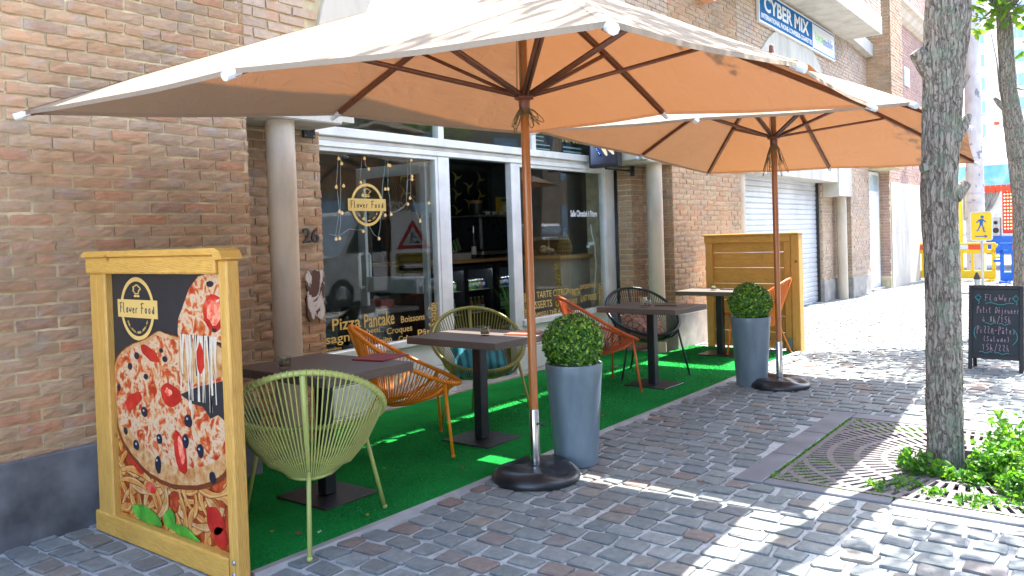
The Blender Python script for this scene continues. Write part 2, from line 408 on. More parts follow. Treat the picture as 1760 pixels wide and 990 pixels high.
def mat_cobble():
    mt, t, p = new_mat('porphyry setts'); v = coords(t); g_ = nd(t, 'ShaderNodeNewGeometry')
    c = ramp(t, g_.outputs['Random Per Island'], [(0,(.135,.155,.155)),(.2,(.195,.215,.21)),(.4,(.15,.17,.168)),(.52,(.22,.235,.228)),(.66,(.175,.195,.192)),(.76,(.185,.175,.155)),(.84,(.145,.17,.18)),(.90,(.20,.15,.125)),(.95,(.15,.175,.18)),(1,(.23,.205,.17))])
    c = mix(t, c, ramp(t, noise(t, v, 22, 8, .7, .6), [(.3,(.6,.6,.62)),(.7,(1.3,1.28,1.25))]), .75, 'MULTIPLY')
    c = mix(t, c, (.30,.29,.27), ramp(t, noise(t, v, 5, 8, .75), [(.58,(0,0,0)),(.75,(.55,.55,.55))]))
    t.links.new(c, p.inputs['Base Color']); p.inputs['Roughness'].default_value = .62
    t.links.new(mth(t, 'MULTIPLY_ADD', noise(t, v, 12, 4), .4, .55), p.inputs['Roughness'])
    bump(t, p, mth(t, 'ADD', noise(t, v, 16, 3), mth(t, 'MULTIPLY', noise(t, v, 90, 5), .35)), .6, .009); return mt
def setts(name, rects, holes, w=.162, d=.143, j=.025, seed=1, M='cobble'):
    rnd = np.random.default_rng(seed); V = []; F = []
    for (x0,x1,y0,y1,fine) in rects:
        for k in range(int(y0/d), int(y1/d)):
            yc = (k+.5)*d; off = (k % 2)*w*.5+rnd.uniform(-.02,.02); x = x0+off-w
            while x < x1:
                ww = w*rnd.uniform(.84,1.18); xa, xb = x+j/2, x+ww-j/2; x += ww
                xc = (xa+xb)/2
                if xc < x0 or xc > x1 or any(a < xc < b and c < yc < e for a,b,c,e in holes): continue
                ya = k*d+j/2; yb = (k+1)*d-j/2; zt = rnd.uniform(-.003,.003); tx, ty = rnd.normal(0,.013,2)
                n = 4 if fine else 2; b = len(V); rj = .006
                g_ = [0,.09,.91,1] if fine else [0,1]
                jx = rnd.uniform(-.012,.012,4); jy = rnd.uniform(-.011,.011,4)
                for a_, s in enumerate(g_):
                    for c_, r in enumerate(g_):
                        # s along x, r along y, corners jittered
                        q = (1-s)*(1-r), s*(1-r), (1-s)*r, s*r
                        px = xa+(xb-xa)*s+sum(q[i]*jx[i] for i in range(4)); py = ya+(yb-ya)*r+sum(q[i]*jy[i] for i in range(4))
                        e = (a_ in (0,n-1))+(c_ in (0,n-1))
                        if fine:
                            px += rnd.normal(0,.0025); py += rnd.normal(0,.0025)
                            if e == 2: px += (.5-s)*.006; py += (.5-r)*.006
                        z = zt+tx*(px-xc)+ty*(py-yc)-(0,.003,.006)[e]*(1 if fine else 0)+(rnd.normal(0,.0016) if fine else 0)
                        V.append((px,py,z+.006))
                for a_ in range(n-1):
                    for c_ in range(n-1):
                        i = b+a_*n+c_; F.append((i, i+n, i+n+1, i+1))
                ring = [a_*n for a_ in range(n)]+[(n-1)*n+c_ for c_ in range(1,n)]+[a_*n+n-1 for a_ in range(n-2,-1,-1)]+[c_ for c_ in range(n-2,0,-1)]
                bb = len(V)
                for i in ring: q = V[b+i]; V.append((q[0],q[1],-.03))
                K = len(ring)
                for i in range(K): F.append((b+ring[i], bb+i, bb+(i+1) % K, b+ring[(i+1) % K]))
    m_ = MB(); m_.v = V; m_.f = F; m_.m = [0]*len(F)
    return tag(m_.build(name, M_[M], smooth=False), kind='structure')
M_['cobble'] = mat_cobble()
PIT = (-1.90,.30,4.58,6.72)
setts('pavement', [(-4.6,1.6,.2,10.5,True),(-4.9,.6,10.5,30,False)], [PIT,(-4.46,-3.14,2.05,9.8)])
# smooth stone surround of the tree pit
M_['blue'] = mat('sawn blue stone', (.15,.155,.17), .6, var=.22, vs=3, bs=70, bstr=.25)
sb = MB()
for (a,b,c,d) in [(-1.89,-1.72,4.60,5.25),(-1.89,-1.72,5.26,5.92),(-1.89,-1.72,5.93,6.70),(-1.71,-1.05,6.53,6.70),(-1.04,-.4,6.53,6.70),(-.39,.28,6.53,6.70),
                  (-1.71,-1.02,4.60,4.70),(-1.01,-.3,4.60,4.70),(-.29,.28,4.60,4.70),(.11,.28,4.71,6.52)]:
    sb.rbox((a,c,-.05),(b,d,.008),.004)
tag(sb.build('kerb', M_['blue']), kind='structure')
soil = mat('pit soil', (.018,.014,.010), .95, var=.4, vs=20, bs=60, bstr=.8)
sm_ = MB(); sm_.box((-1.76,4.66,-.2),(.21,6.57,-.06)); tag(sm_.build('soil', soil), kind='structure')

# ---------------------------------------------------------------- the shop building
F = -4.51; WX = -5.2
bld = thing('brick_building', 'long brown brick shop building with cafe window, cream round columns and roller shutter', 'building', (F,6.2,0))
nx_ = (1,0,0)
def arc(cy, cz, r, a0, a1, n=24):
    return [(cy+r*math.cos(R(a0+(a1-a0)*i/n)), cz+r*math.sin(R(a0+(a1-a0)*i/n))) for i in range(n+1)]
yz = lambda u, v, t: (t, u, v)
# left wall
w = MB(); w.box((-5.6,-3,.40),(F-.008,3.12,7.5)); w.mi = 1
bricks(w, (F-.008,0,0), (0,1,0), nx_, .3, 3.12, .44, 3.9, fine=True, seed=3)
bricks(w, (F-.008,0,0), (0,1,0), nx_, -3, .3, .44, 3.9, seed=4)
w.build('wall', [M_['mortar'], M_['brick']], bld, True)
p = MB(); p.rbox((-5.6,-3,-.05),(F+.022,1.3,.44),.008); p.rbox((-5.6,1.306,-.05),(F+.022,3.13,.44),.008)
p.build('plinth', M_['stone'], bld, True)
# wall with the arch over the shop bay
C1 = (6.24, 2.37)
w = MB()
poly = [(3.12,2.34),(3.12,7.5),(9.28,7.5),(9.28,2.34)]+arc(*C1,2.6,0,180)
w.prism(poly, yz, -5.0, F-.008); w.mi = 1
bricks(w, (F-.008,0,0), (0,1,0), nx_, 3.12, 9.28, 2.4, 7.4, seed=5, skip=lambda u,v: math.hypot(u-C1[0], v-C1[1]) < 2.68)
w.build('wall', [M_['mortar'], M_['brick_tan']], bld, True)
def band(name, c, ri, ro, x0, x1, m_):
    b = MB(); b.prism(arc(*c,ro,0,180,40)+arc(*c,ri,180,0,40), yz, x0, x1); return b.build(name, m_, bld, True)
band('arch_band', C1, 2.22, 2.6, -5.18, F+.02, M_['concrete_w'])
for (a,b) in ((3.13,3.90),(8.58,9.29)):
    s = MB(); s.rbox((-5.17,a,2.345),(F+.035,b,2.72),.01); s.build('springer_block', M_['concrete_w'], bld, True)
# pilasters, recessed brick either side of the shop window
def pil(y0,y1,x,z0=.0,z1=2.34,side=True,seed=9,mm='brick',fine=True):
    w = MB(); w.box((-5.6,y0,z0),(x-.008,y1,z1)); w.mi = 1
    bricks(w, (x-.008,0,0), (0,1,0), nx_, y0, y1, z0+.01, z1, fine=fine, seed=seed)
    if side: bricks(w, (0,y0,0), (1,0,0), (0,-1,0), -5.2, x, z0+.01, z1, fine=fine, seed=seed+1)
    return w.build('pilaster', [M_['mortar'], M_[mm]], bld, True)
pil(3.13,4.0,-4.87,side=False,seed=11); pil(8.98,9.30,-4.93,seed=13)
# wall between the shop and the shutter
w = MB(); w.box((-5.6,9.30,.42),(F-.008,11.55,7.5)); w.mi = 1
bricks(w, (F-.008,0,0), (0,1,0), nx_, 9.28, 11.55, .44, 7.4, seed=21, fine=True)
bricks(w, (0,9.30,0), (1,0,0), (0,-1,0), -4.93, F, .44, 2.34, seed=22, fine=True)
w.build('wall', [M_['mortar'], M_['brick']], bld, True)
p = MB(); p.rbox((-5.6,9.28,-.05),(F+.02,11.55,.44),.008); p.build('plinth', M_['stone_l'], bld, True)
def column(y, x=-4.62, z1=2.345, r=.098):
    c = MB(); c.lathe([(r,0),(r,z1-.0)], 28, (x,y,0)); c.build('column', M_['concrete'], bld, True, smooth=True, angle=40)
column(3.46); column(9.0); column(11.72,r=.105); column(17.28)
# shutter bay
C2 = (14.17, 2.37)
w = MB(); w.prism([(11.55,2.34),(11.55,7.5),(17.6,7.5),(17.6,2.34)]+arc(*C2,2.5,0,180), yz, -5.0, F-.008); w.mi = 1
bricks(w, (F-.008,0,0), (0,1,0), nx_, 11.55, 17.6, 2.4, 7.4, seed=31, skip=lambda u,v: math.hypot(u-C2[0], v-C2[1]) < 2.57)
w.build('wall', [M_['mortar'], M_['brick_tan']], bld, True)
t_ = MB(); t_.prism(arc(*C2,2.55,0,180,40), yz, -4.95, F+.02); t_.build('arch_panel', M_['concrete_w'], bld, True)
for (a,b) in ((11.5,12.0),(16.6,17.55)):
    s = MB(); s.rbox((-5.0,a,2.10 if b > 15 else 2.34),(F+.04,b,2.74),.01); s.build('springer_block', M_['concrete_w'], bld, True)
sh = MB()
prof = []
z = .02
while z < 2.36:
    prof += [(z,-4.885),(z+.012,-4.90),(z+.03,-4.884),(z+.08,-4.884)]; z += .095
vs = []; 
for zz, xx in prof: vs += [(xx,11.85,zz),(xx,16.6,zz)]
sh.add(vs, [(2*i,2*i+1,2*i+3,2*i+2) for i in range(len(prof)-1)])
sh.build('roller_shutter', mat('grey roller shutter', (.52,.53,.55), .45, metal=.4, var=.12, vs=2), bld, True)
gd = MB(); gd.box((-4.95,16.44,0),(-4.84,16.5,2.4)); gd.box((-4.95,11.84,0),(-4.84,11.9,2.4)); gd.build('shutter_guide', M_['black'], bld, True)
pil(16.5,17.5,-4.78,seed=41,mm='brick_tan',fine=False)
p = MB(); p.rbox((-5.3,16.48,-.02),(-4.755,17.5,.42),.006); p.build('plinth', M_['stone_l'], bld, True)
w = MB(); w.box((-5.6,17.6,.40),(F-.008,19.12,2.9)); w.mi = 1
bricks(w, (F-.008,0,0), (0,1,0), nx_, 17.58, 19.12, .44, 2.9, seed=43)
bricks(w, (0,17.6,0), (1,0,0), (0,-1,0), -4.78, F, .44, 2.34, seed=44)
w.mi = 0; w.box((-5.6,17.6,2.9),(F-.008,20.3,7.5)); w.mi = 1
bricks(w, (F-.008,0,0), (0,1,0), nx_, 17.6, 19.12, 2.9, 7.4, seed=45)
w.build('wall', [M_['mortar'], M_['brick_tan']], bld, True)
p = MB(); p.rbox((-5.6,17.58,-.05),(F+.02,19.12,.42),.006); p.build('plinth', M_['stone_l'], bld, True)
# upper pier by the corner, and the white side door below it
w = MB(); w.box((-5.5,19.12,2.75),(-4.02,20.29,9)); w.mi = 1
bricks(w, (0,19.12,0), (1,0,0), (0,-1,0), -4.6, -4.0, 2.76, 8.9, seed=47); bricks(w, (-4.02,0,0), (0,1,0), nx_, 19.1, 20.3, 2.76, 8.9, seed=48)
w.build('pier', [M_['mortar'], M_['brick']], bld, True)
d = MB(); d.rbox((-4.9,19.14,.06),(-4.56,20.24,2.72),.005); dfr = d.build('side_door', M_['white'], bld, True)
d = MB(); d.rbox((-4.57,19.24,.12),(-4.545,20.14,2.2),.01); d.build('leaf', mat('white door paint', (.72,.73,.74), .4, var=.04), dfr, True)
d = MB(); d.box((-4.57,19.24,2.28),(-4.55,20.14,2.64)); d.build('pane', mat('bluish frosted pane', (.35,.45,.50), .2), dfr, True)
p = MB(); p.rbox((-5.2,19.13,-.05),(-4.45,20.26,.06),.006); p.build('doorstep', M_['stone_l'], bld, True)
# balconies
def balcony(y0, y1, x, bev=True):
    b = MB(); xz = [(F-.1,5.31),(F-.1,5.66),(x,5.66),(x,5.31)]
    b.prism(xz, lambda u, v, t: (u,t,v), y0, y1); o = b.build('balcony', M_['concrete_w'], bld, True)
    q = MB(); q.box((x-.16,y0+.02,5.655),(x-.02,y1-.02,6.5)); q.mi = 1
    bricks(q, (x-.02,0,0), (0,1,0), nx_, y0+.02, y1-.02, 5.67, 6.5, seed=int(y0*3)+50)
    q.build('parapet', [M_['mortar'], M_['brick_tan']], o, True)
balcony(12.0,17.42,-3.8); balcony(-2,11.99,-3.68)
b = MB(); b.prism([(17.43,5.33),(17.43,5.6),(19.1,5.5),(19.1,5.22)], yz, -4.6, -4.36); b.build('bracket', M_['concrete_w'], bld, True)
# wall head above
w = MB(); w.box((-5.8,-3,7.5),(F-.008,20.3,12)); w.build('upper_wall', M_['brick_tan'], bld, True)

# shop window joinery
fr = MB()
X0, X1 = WX-.05, WX+.03
for (a,b) in ((4.0,4.07),(5.66,5.82),(6.80,6.93),(8.74,8.98)): fr.rbox((X0,a,.0),(X1,b,2.285),.005)
fr.rbox((X0-.01,4.0,2.285),(X1+.01,8.98,2.335),.005); fr.rbox((X0-.01,4.0,2.338),(X1-.015,8.98,2.37),.004); fr.rbox((X0-.01,4.0,2.373),(X1+.035,8.98,2.45),.006)
fr.rbox((X0,5.68,2.45),(X1-.002,5.76,4.6),.004); fr.rbox((X0,7.2,2.45),(X1-.002,7.28,4.6),.004)
for (a,b) in ((4.07,5.66),(6.93,8.74)):
    fr.rbox((X0+.01,a,.53),(X1+.025,b,.595),.006); fr.rbox((X0+.004,a,2.25),(X1-.006,b,2.285),.003)
    for e in (a, b-.035): fr.rbox((X0+.004,e,.595),(X1-.006,e+.035,2.25),.003)
wf = fr.build('window_frame', M_['alu'], bld, True)
for (a,b) in ((4.07,5.66),(6.93,8.74)):
    pn = MB(); pn.rbox((X0+.01,a,.30),(X1-.01,b,.525),.004); pn.rbox((X0+.01,a,.045),(X1-.01,b,.293),.004); pn.box((X0,a,0),(X1-.02,b,.04))
    pn.build('lower_panel', M_['white'], bld, True)
for (a,b) in ((4.105,5.625),(6.965,8.705)):
    q = MB(); q.box((WX-.016,a,.595),(WX-.006,b,2.25)); q.build('window_pane', M_['glass'], bld, True)
for (a,b) in ((4.0,5.68),(5.76,7.2),(7.28,8.5)):
    q = MB(); q.box((WX-.016,a,2.45),(WX-.006,b,4.58)); q.build('upper_pane', M_['glass'], bld, True)
th = MB(); th.rbox((WX-.3,5.6,-.05),(WX+.10,6.95,.03),.006); th.rbox((WX-.06,3.95,-.05),(WX+.06,5.59,.02),.004); th.rbox((WX-.06,6.96,-.05),(WX+.06,9.0,.02),.004); th.build('threshold', M_['stone_l'], bld, True)
# door leaf standing open into the shop
dl = MB(); dy = 5.60
for (a,b,c,d) in ((-6.24,-6.13,.03,2.24),(-5.34,-5.27,.03,2.24)): dl.rbox((a,dy-.02,c),(b,dy+.02,d),.004)
for (c,d) in ((2.13,2.24),(.98,1.14),(.03,.30)): dl.rbox((-6.13,dy-.02,c),(-5.34,dy+.02,d),.004)
dlo = dl.build('door_leaf', mat('grey aluminium', (.42,.44,.46), .35, metal=.5, var=.1), bld, True)
q = MB(); q.box((-6.12,dy-.004,1.14),(-5.35,dy+.004,2.13)); q.box((-6.12,dy-.004,.3),(-5.35,dy+.004,.98)); q.build('pane', M_['glass'], dlo)
for s in (-1,1):
    h = MB(); yy = dy+s*.07
    h.tube([(-6.17,dy+s*.02,1.37),(-6.17,yy-s*.015,1.37),(-6.17,yy,1.35),(-6.17,yy,1.05),(-6.17,yy-s*.015,1.03),(-6.17,dy+s*.02,1.03)], .016, 10); h.build('door_handle', mat('cream handle', (.62,.60,.55), .35), dlo, smooth=True)
# pipe by the right jamb
pp = MB(); pp.tube([(WX+.05,9.0-.03,0),(WX+.05,9.0-.03,2.3)], .022, 10); pp.build('downpipe', M_['black'], bld, True, smooth=True)
# interior shell of the shop
rm = MB(); 
rm.box((-8.7,3.6,-.02),(-8.6,10.8,2.75)); rm.box((-8.7,3.55,-.02),(-5.25,3.65,2.75)); rm.box((-8.7,10.75,-.02),(-5.25,10.85,2.75))
rm.build('interior_wall', mat('dark green grey plaster', (.11,.14,.135), .8), bld, True)
rm = MB(); rm.box((-8.7,3.55,2.70),(-5.26,10.85,2.8)); rm.build('interior_ceiling', mat('grey ceiling', (.22,.24,.24), .8), bld, True)
rm = MB(); rm.box((-8.7,3.55,-.03),(-5.26,10.85,.012)); rm.build('interior_floor', mat('dark vinyl floor', (.07,.07,.075), .45), bld, True)
# wallpaper with gold stars
wp = MB(); wp.box((-8.59,8.45,1.25),(-8.57,10.6,2.6)); wpo = wp.build('wallpaper', M_['dark'], bld, True)
st = MB()
for i in range(7):
    for k in range(5):
        cy = 8.6+i*.3; cz = 1.4+k*.27+(.13 if i % 2 else 0)
        if cz > 2.5: continue
        for a in range(3):
            an = R(90+120*a+15*(i % 3)); pts = []
            for s_ in range(7):
                f_ = s_/6; rr = .165*f_; pts.append((cy+rr*math.cos(an+f_*.7), cz+rr*math.sin(an+f_*.7), .026*(1-f_)+.004))
            L = []; Rr = []
            for (yy,zz,ww) in pts: L.append((yy-ww*math.sin(an), zz+ww*math.cos(an))); Rr.append((yy+ww*math.sin(an), zz-ww*math.cos(an)))
            n = len(L); vs = [(-8.565,*q) for q in L]+[(-8.565,*q) for q in Rr]
            st.add(vs, [(i_, n+i_, n+i_+1, i_+1) for i_ in range(n-1)])
st.build('star_pattern', mat('gold print', (.62,.60,.20), .4, metal=.2), wpo, smooth=False)
# house number, junction box, peeled poster patch
M_['iron'] = mat('dark iron', (.03,.028,.026), .6)
text('26', (-4.856,3.80,1.50), (0,1,0), (0,0,1), .15, .115, M_['iron'], bld, name='house_number', bold=.012, depth=.012)
jb = MB(); jb.rbox((-4.87,3.84,2.29),(-4.845,3.95,2.40),.004); jbo = jb.build('junction_box', M_['dark'], bld, True)
bt = MB()
for (a,b) in ((3.855,2.305),(3.935,2.305),(3.855,2.385),(3.935,2.385)): bt.lathe([(.005,0),(.004,.003)], 8, M=Matrix.Translation((-4.845,a,b)) @ Matrix.Rotation(R(90),4,'Y'))
bt.build('screws', M_['steel'], jbo)
def mat_patch():
    mt, t, p = new_mat('torn paper and brown paint'); v = coords(t)
    n = noise(t, scaled(t, v, (1,1.6,.8)), 7, 6, .6, .8)
    t.links.new(ramp(t, n, [(.49,(.10,.05,.035)),(.52,(.55,.50,.46)),(.7,(.66,.62,.58))]), p.inputs['Base Color']); p.inputs['Roughness'].default_value = .8
    return mt
rnd = random.Random(5); pt = []
for i in range(28):
    a = 2*math.pi*i/28; ca, sa = math.cos(a), math.sin(a); s_ = 1/max(abs(ca), abs(sa))
    pt.append((3.9+ca*s_*(.085+rnd.uniform(-.012,.006)), 1.11+sa*s_*(.19+rnd.uniform(-.02,.012))))
q = MB(); q.prism(pt, yz, -4.87, -4.852); q.build('torn_poster', mat_patch(), bld, True)
# ---------------------------------------------------------------- lettering on the glass (inside the frame lines of the panes)
gold = mat('gold vinyl', (.62,.40,.10), .45, var=.06)
whitev = mat('white vinyl', (.75,.75,.75), .5, var=.03)
GX = WX-.003
def gt(body, y0, y1, z0, z1, m_=gold, **k): text(body, (GX,y0,z0), (0,1,0), (0,0,1), y1-y0, z1-z0, m_, bld, **k)
def gv(body, y0, y1, z0, z1, m_=gold, **k): text(body, (GX,y1,z0), (0,0,1), (0,-1,0), z1-z0, y1-y0, m_, bld, **k)
for a in (('Pizza',4.34,4.65,.766,.868),('Pancake',4.69,5.05,.752,.872),('Boissons',5.13,5.44,.752,.812),('Lasagne',4.13,4.60,.642,.742),('Spaghetti',4.56,4.87,.690,.746),
          ('Croques',4.95,5.27,.650,.726),('Mojito',4.80,5.01,.585,.651),('Crêpe',5.09,5.30,.570,.636),('Pâtes',5.34,5.62,.598,.668),('Spéculos',4.20,4.43,.603,.633)):
    gt(*a, bold=.012)
gv('Salade',5.49,5.62,.679,.900,bold=.012)
for a in (('FLAN TARTE CITRON',6.98,7.93,.80,.878),('PASTA',7.96,8.14,.767,.858),('DESSERTS',7.07,7.54,.688,.772),('CHEESE CAKE',7.61,8.07,.678,.745),
          ('TIRAMISSU THÉ À LA',7.07,7.82,.60,.662),('SMOOTHIES',8.14,8.51,.839,.893),('LAIT RUSSE',8.15,8.51,.690,.765)):
    gt(*a, bold=.012)
gv('RIGATONI',6.935,7.04,.61,.869,bold=.012); gv('ESPRESSO',8.57,8.67,.618,.885,bold=.01)
gt('Salle Climatisé à l’étage',7.98,8.58,1.69,1.79,whitev,bold=.02)
def logo(cy, cz, hw, hh, base, u, n, mg, mk, parent, bandw=1.18, small=True):
    # oval ring, band with the name, cook's hat and moustache; u across, n out of the surface
    base = Vector(base); u = Vector(u); n = Vector(n); z_ = Vector((0,0,1))
    fr_ = lambda a, b, t: base+u*(cy+a)+z_*(cz+b)+n*t
    el = lambda s, k=40: [(hw*s*math.cos(2*math.pi*i/k), (hh-hw*(1-s))*math.sin(2*math.pi*i/k)) for i in range(k)]
    o_ = el(1); i_ = el(.87); b = MB(); K = 40
    vs = [fr_(*q,.0012) for q in o_]+[fr_(*q,.0012) for q in i_]
    b.add(vs, [(i, (i+1) % K, K+(i+1) % K, K+i) for i in range(K)])
    bw = hw*bandw; bh = hh*.285
    b.prism([(-bw,-bh),(bw,-bh),(bw,bh),(-bw,bh)], fr_, 0, .0016)
    b.tube([fr_(hw*.2*math.cos(R(a))*(1+.18*math.cos(R(a*5))), hh*.63+hh*.11*math.sin(R(a))*(1+.15*math.sin(R(a*5))), .001) for a in range(-50,231,14)], hw*.022, 5)
    b.tube([fr_(-hw*.13,hh*.5,.001), fr_(0,hh*.47,.001), fr_(hw*.13,hh*.5,.001)], hw*.02, 5)
    b.prism([(0,hh*.42),(-hw*.1,hh*.45),(-hw*.19,hh*.40),(-hw*.1,hh*.36),(0,hh*.385),(hw*.1,hh*.36),(hw*.19,hh*.40),(hw*.1,hh*.45)], fr_, 0, .0015)
    lo = b.build('logo', mg, parent, True)
    def tx(s, a, bb, w, h, m_, **k):
        return text(s, fr_(a,bb,.0024 if m_ is mk else .0012), u, z_, w, h, m_, parent, **k)
    qq = MB(); Mx = Matrix.Identity(4)
    for i_ in range(3): Mx[i_][0] = u[i_]; Mx[i_][1] = -n[i_]; Mx[i_][2] = z_[i_]; Mx[i_][3] = fr_(0,0,0)[i_]
    scrawl(qq, 'Flower', -bw*.88, -bh*.50, bw*.95, bh*1.15, Mx, -.0022, 0, hw*.016); scrawl(qq, 'Food', bw*.20, -bh*.50, bw*.70, bh*1.15, Mx, -.0022, 0, hw*.016)
    qq.build('lettering', mk, parent, True)
    if small:
        s_ = 'Snack - Brunch - Pizza - Pasta - Bar'
        for i, ch in enumerate(s_):
            if ch == ' ': continue
            a = R(212+116*i/(len(s_)-1)); r1 = (hw*.72, hh*.78)
            tg = Vector((-math.sin(a)*r1[0], math.cos(a)*r1[1])).normalized()
            o_ = fr_(math.cos(a)*r1[0], math.sin(a)*r1[1], .0012); uu = u*tg.x+z_*tg.y; vv = -u*tg.y+z_*tg.x
            hgt = hh*.07; text(ch, o_, uu, vv, hw*(.05 if ch not in '-' else .04), hgt*(1 if ch != '-' else .2), mg, parent)
logo(4.775,1.815,.185,.185,(GX,0,0),(0,1,0),(1,0,0),gold,M_['black'],bld)
tag(bld)
# ---------------------------------------------------------------- artificial turf with its metal edge
def mat_turf():
    mt, t, p = new_mat('artificial grass'); v = coords(t)
    c = ramp(t, noise(t, v, 1.8, 6, .65), [(.3,(.004,.16,.028)),(.7,(.010,.29,.052))])
    c = mix(t, c, ramp(t, noise(t, v, 160, 3, .7), [(.3,(.45,.45,.45)),(.7,(1.5,1.5,1.4))]), .8, 'MULTIPLY')
    t.links.new(c, p.inputs['Base Color']); p.inputs['Roughness'].default_value = .95; p.inputs['Specular IOR Level'].default_value = .08
    bump(t, p, mth(t, 'ADD', noise(t, v, 220, 3), mth(t, 'MULTIPLY', noise(t, v, 1.5, 2), 2)), .7, .012); return mt
tf = thing('turf_mat', 'green artificial grass mat laid under the cafe tables, with a grey metal edge', 'grass mat', (-3.8,5.9,0))
b = MB(); rnd = random.Random(2)
nx, ny = 22, 130; Y0, Y1 = 2.12, 9.70
xe = lambda y: -3.155+.012*math.sin(y*2.1)+.018*(y-2)/7.7
vs = []
for j in range(ny+1):
    y = Y0+(Y1-Y0)*j/ny
    xl = -4.50 if (y < 3.13 or y > 9.0) else -5.14
    for i in range(nx+1):
        x = xl+(xe(y)-xl)*i/nx
        vs.append((x, y, .010+.003*math.sin(x*7+y*3)+.0015*rnd.random()+(.004*math.exp(-((y % .9-.45)/.02)**2) if 0 else 0)))
b.add(vs, [(j*(nx+1)+i, j*(nx+1)+i+1, (j+1)*(nx+1)+i+1, (j+1)*(nx+1)+i) for j in range(ny) for i in range(nx)])
b.build('turf', mat_turf(), tf, True, smooth=True)
b = MB()
for i in range(6):
    a, c = Y0+i*(Y1-Y0)/6, Y0+(i+1)*(Y1-Y0)/6-.004
    b.add([(xe(a)-.004,a,.012),(xe(a)-.004,a,.021),(xe(a)+.03,a,.019),(xe(a)+.036,a,-.01),(xe(c)-.004,c,.012),(xe(c)-.004,c,.021),(xe(c)+.03,c,.019),(xe(c)+.036,c,-.01)],
          [(0,1,5,4),(1,2,6,5),(2,3,7,6),(0,3,2,1),(4,5,6,7)])
b.build('edge_strip', mat('dull aluminium strip', (.42,.42,.43), .45, metal=.5, bs=20, bstr=.2), tf, True)
q = MB(); rg = np.random.default_rng(5); NB = 80000
bx = np.empty(NB); by = Y0+(Y1-Y0)*rg.random(NB)**1.45
bx = -4.5+1.34*rg.random(NB)
hh_ = rg.uniform(.004,.010,NB); aa_ = rg.uniform(0,6.28,NB); ll_ = rg.normal(0,.5,(NB,2)); 
for i in range(NB):
    x, y, h_, a_ = bx[i], by[i], hh_[i], aa_[i]; w_ = .0013+.0004*(y-2)
    q.v += [(x-w_*math.cos(a_), y-w_*math.sin(a_), .011), (x+w_*math.cos(a_), y+w_*math.sin(a_), .011), (x+ll_[i,0]*h_, y+ll_[i,1]*h_, .011+h_)]
    q.f.append((3*i,3*i+1,3*i+2)); q.m.append(0)
o_ = q.build('pile', mat_leaf('turf pile', [(0,(.003,.12,.022)),(.6,(.010,.26,.05)),(1,(.03,.36,.08))], .15), tf, True); o_['kind'] = 'stuff'
debris_mats = [mat('yellow petal', (.5,.28,.03), .7), mat('pale scrap', (.5,.48,.45), .8), mat('dry leaf', (.22,.08,.03), .8)]
spots = [(-3.52,2.49),(-3.30,2.62),(-3.38,2.55),(-3.62,3.15),(-3.95,3.05),(-3.42,3.88),(-3.85,3.6),(-3.3,4.9),(-3.4,5.6),(-3.7,6.0),(-2.4,5.25),(-2.3,5.28),(-1.95,5.6),(-2.6,3.1),(-2.0,4.4),(-3.28,2.93)]
for i, (x, y) in enumerate(spots):
    q = MB(); s = .011+.006*(i % 3)
    an = i*1.3; q.add([(s*math.cos(an+a)*(1 if k % 2 else .6), s*math.sin(an+a)*(1 if k % 2 else .6), .002+.004*((k*7+i) % 3)) for k, a in enumerate([j_*math.pi/4 for j_ in range(8)])]+[(0,0,.006)], [(k,(k+1) % 8,8) for k in range(8)])
    on = 'turf' if x < -3.14 else 'setts'
    o = q.build('litter', debris_mats[i % 3]); o.location = (x,y,.014)
    tag(o, f"tiny {['yellow petal','pale paper scrap','brown dry leaf'][i % 3]} lying on the {'green turf' if on == 'turf' else 'stone setts'}", 'litter', f"{['yellow petals','pale paper scraps','brown dry leaves'][i % 3]} lying on the {on}")

# ---------------------------------------------------------------- poster stand
ps = thing('poster_stand', 'yellow pine framed upright poster of pizza and pasta at the near end of the terrace', 'poster stand', (-3.78,2.10,0))
def bm(a, b, m_, name, par=ps, r=.008, M=None):
    q = MB(); q.rbox(a, b, r, M); return q.build(name, m_, par, True)
bm((-4.37,2.02,.0),(-4.21,2.10,1.38),M_['pine_v'],'left_post')
bm((-3.178,2.02,-.01),(-3.112,2.088,1.44),M_['pine_v'],'right_post')
bm((-4.38,2.005,1.376),(-3.181,2.075,1.462),M_['pine_h'],'top_rail')
bm((-4.40,2.012,.0),(-3.181,2.09,.112),M_['pine_h'],'bottom_rail')
q = MB(); xzp = [(-4.40,1.463),(-4.40,1.478),(-4.36,1.492),(-3.16,1.492),(-3.125,1.478),(-3.106,1.45),(-3.106,1.441),(-3.176,1.441),(-3.176,1.463)]
q.prism(xzp, lambda u, v, t: (u,t,v), 1.995, 2.10); q.build('cap_board', M_['pine_h'], ps, True)
pb = bm((-4.215,2.06,.10),(-3.18,2.085,1.385),M_['dark'],'backing',r=.002)
PY = 2.0595
def mat_poster(name, stops, sc, detail=6, dist=.8, rough=.35, st=None):
    mt, t, p = new_mat(name); v = coords(t)
    if st: v = scaled(t, v, st)
    t.links.new(ramp(t, noise(t, v, sc, detail, .6, dist), stops), p.inputs['Base Color']); p.inputs['Roughness'].default_value = rough
    return mt
pblk = mat('charcoal print', (.018,.021,.026), .35, var=.05)
pizza_m = mat_poster('printed melted cheese', [(.34,(.34,.02,.006)),(.42,(.52,.09,.02)),(.47,(.58,.28,.12)),(.51,(.60,.44,.29)),(.56,(.56,.38,.23)),(.60,(.52,.12,.025)),(.68,(.34,.025,.006))], 14, 5, .5)
crust_m = mat_poster('printed crust', [(.3,(.36,.13,.03)),(.5,(.52,.27,.10)),(.7,(.62,.42,.22))], 24, 4, .3)
tom_m = mat_poster('printed tomato', [(.3,(.34,.006,.004)),(.6,(.55,.025,.012)),(.75,(.62,.18,.10))], 9, 3, .4)
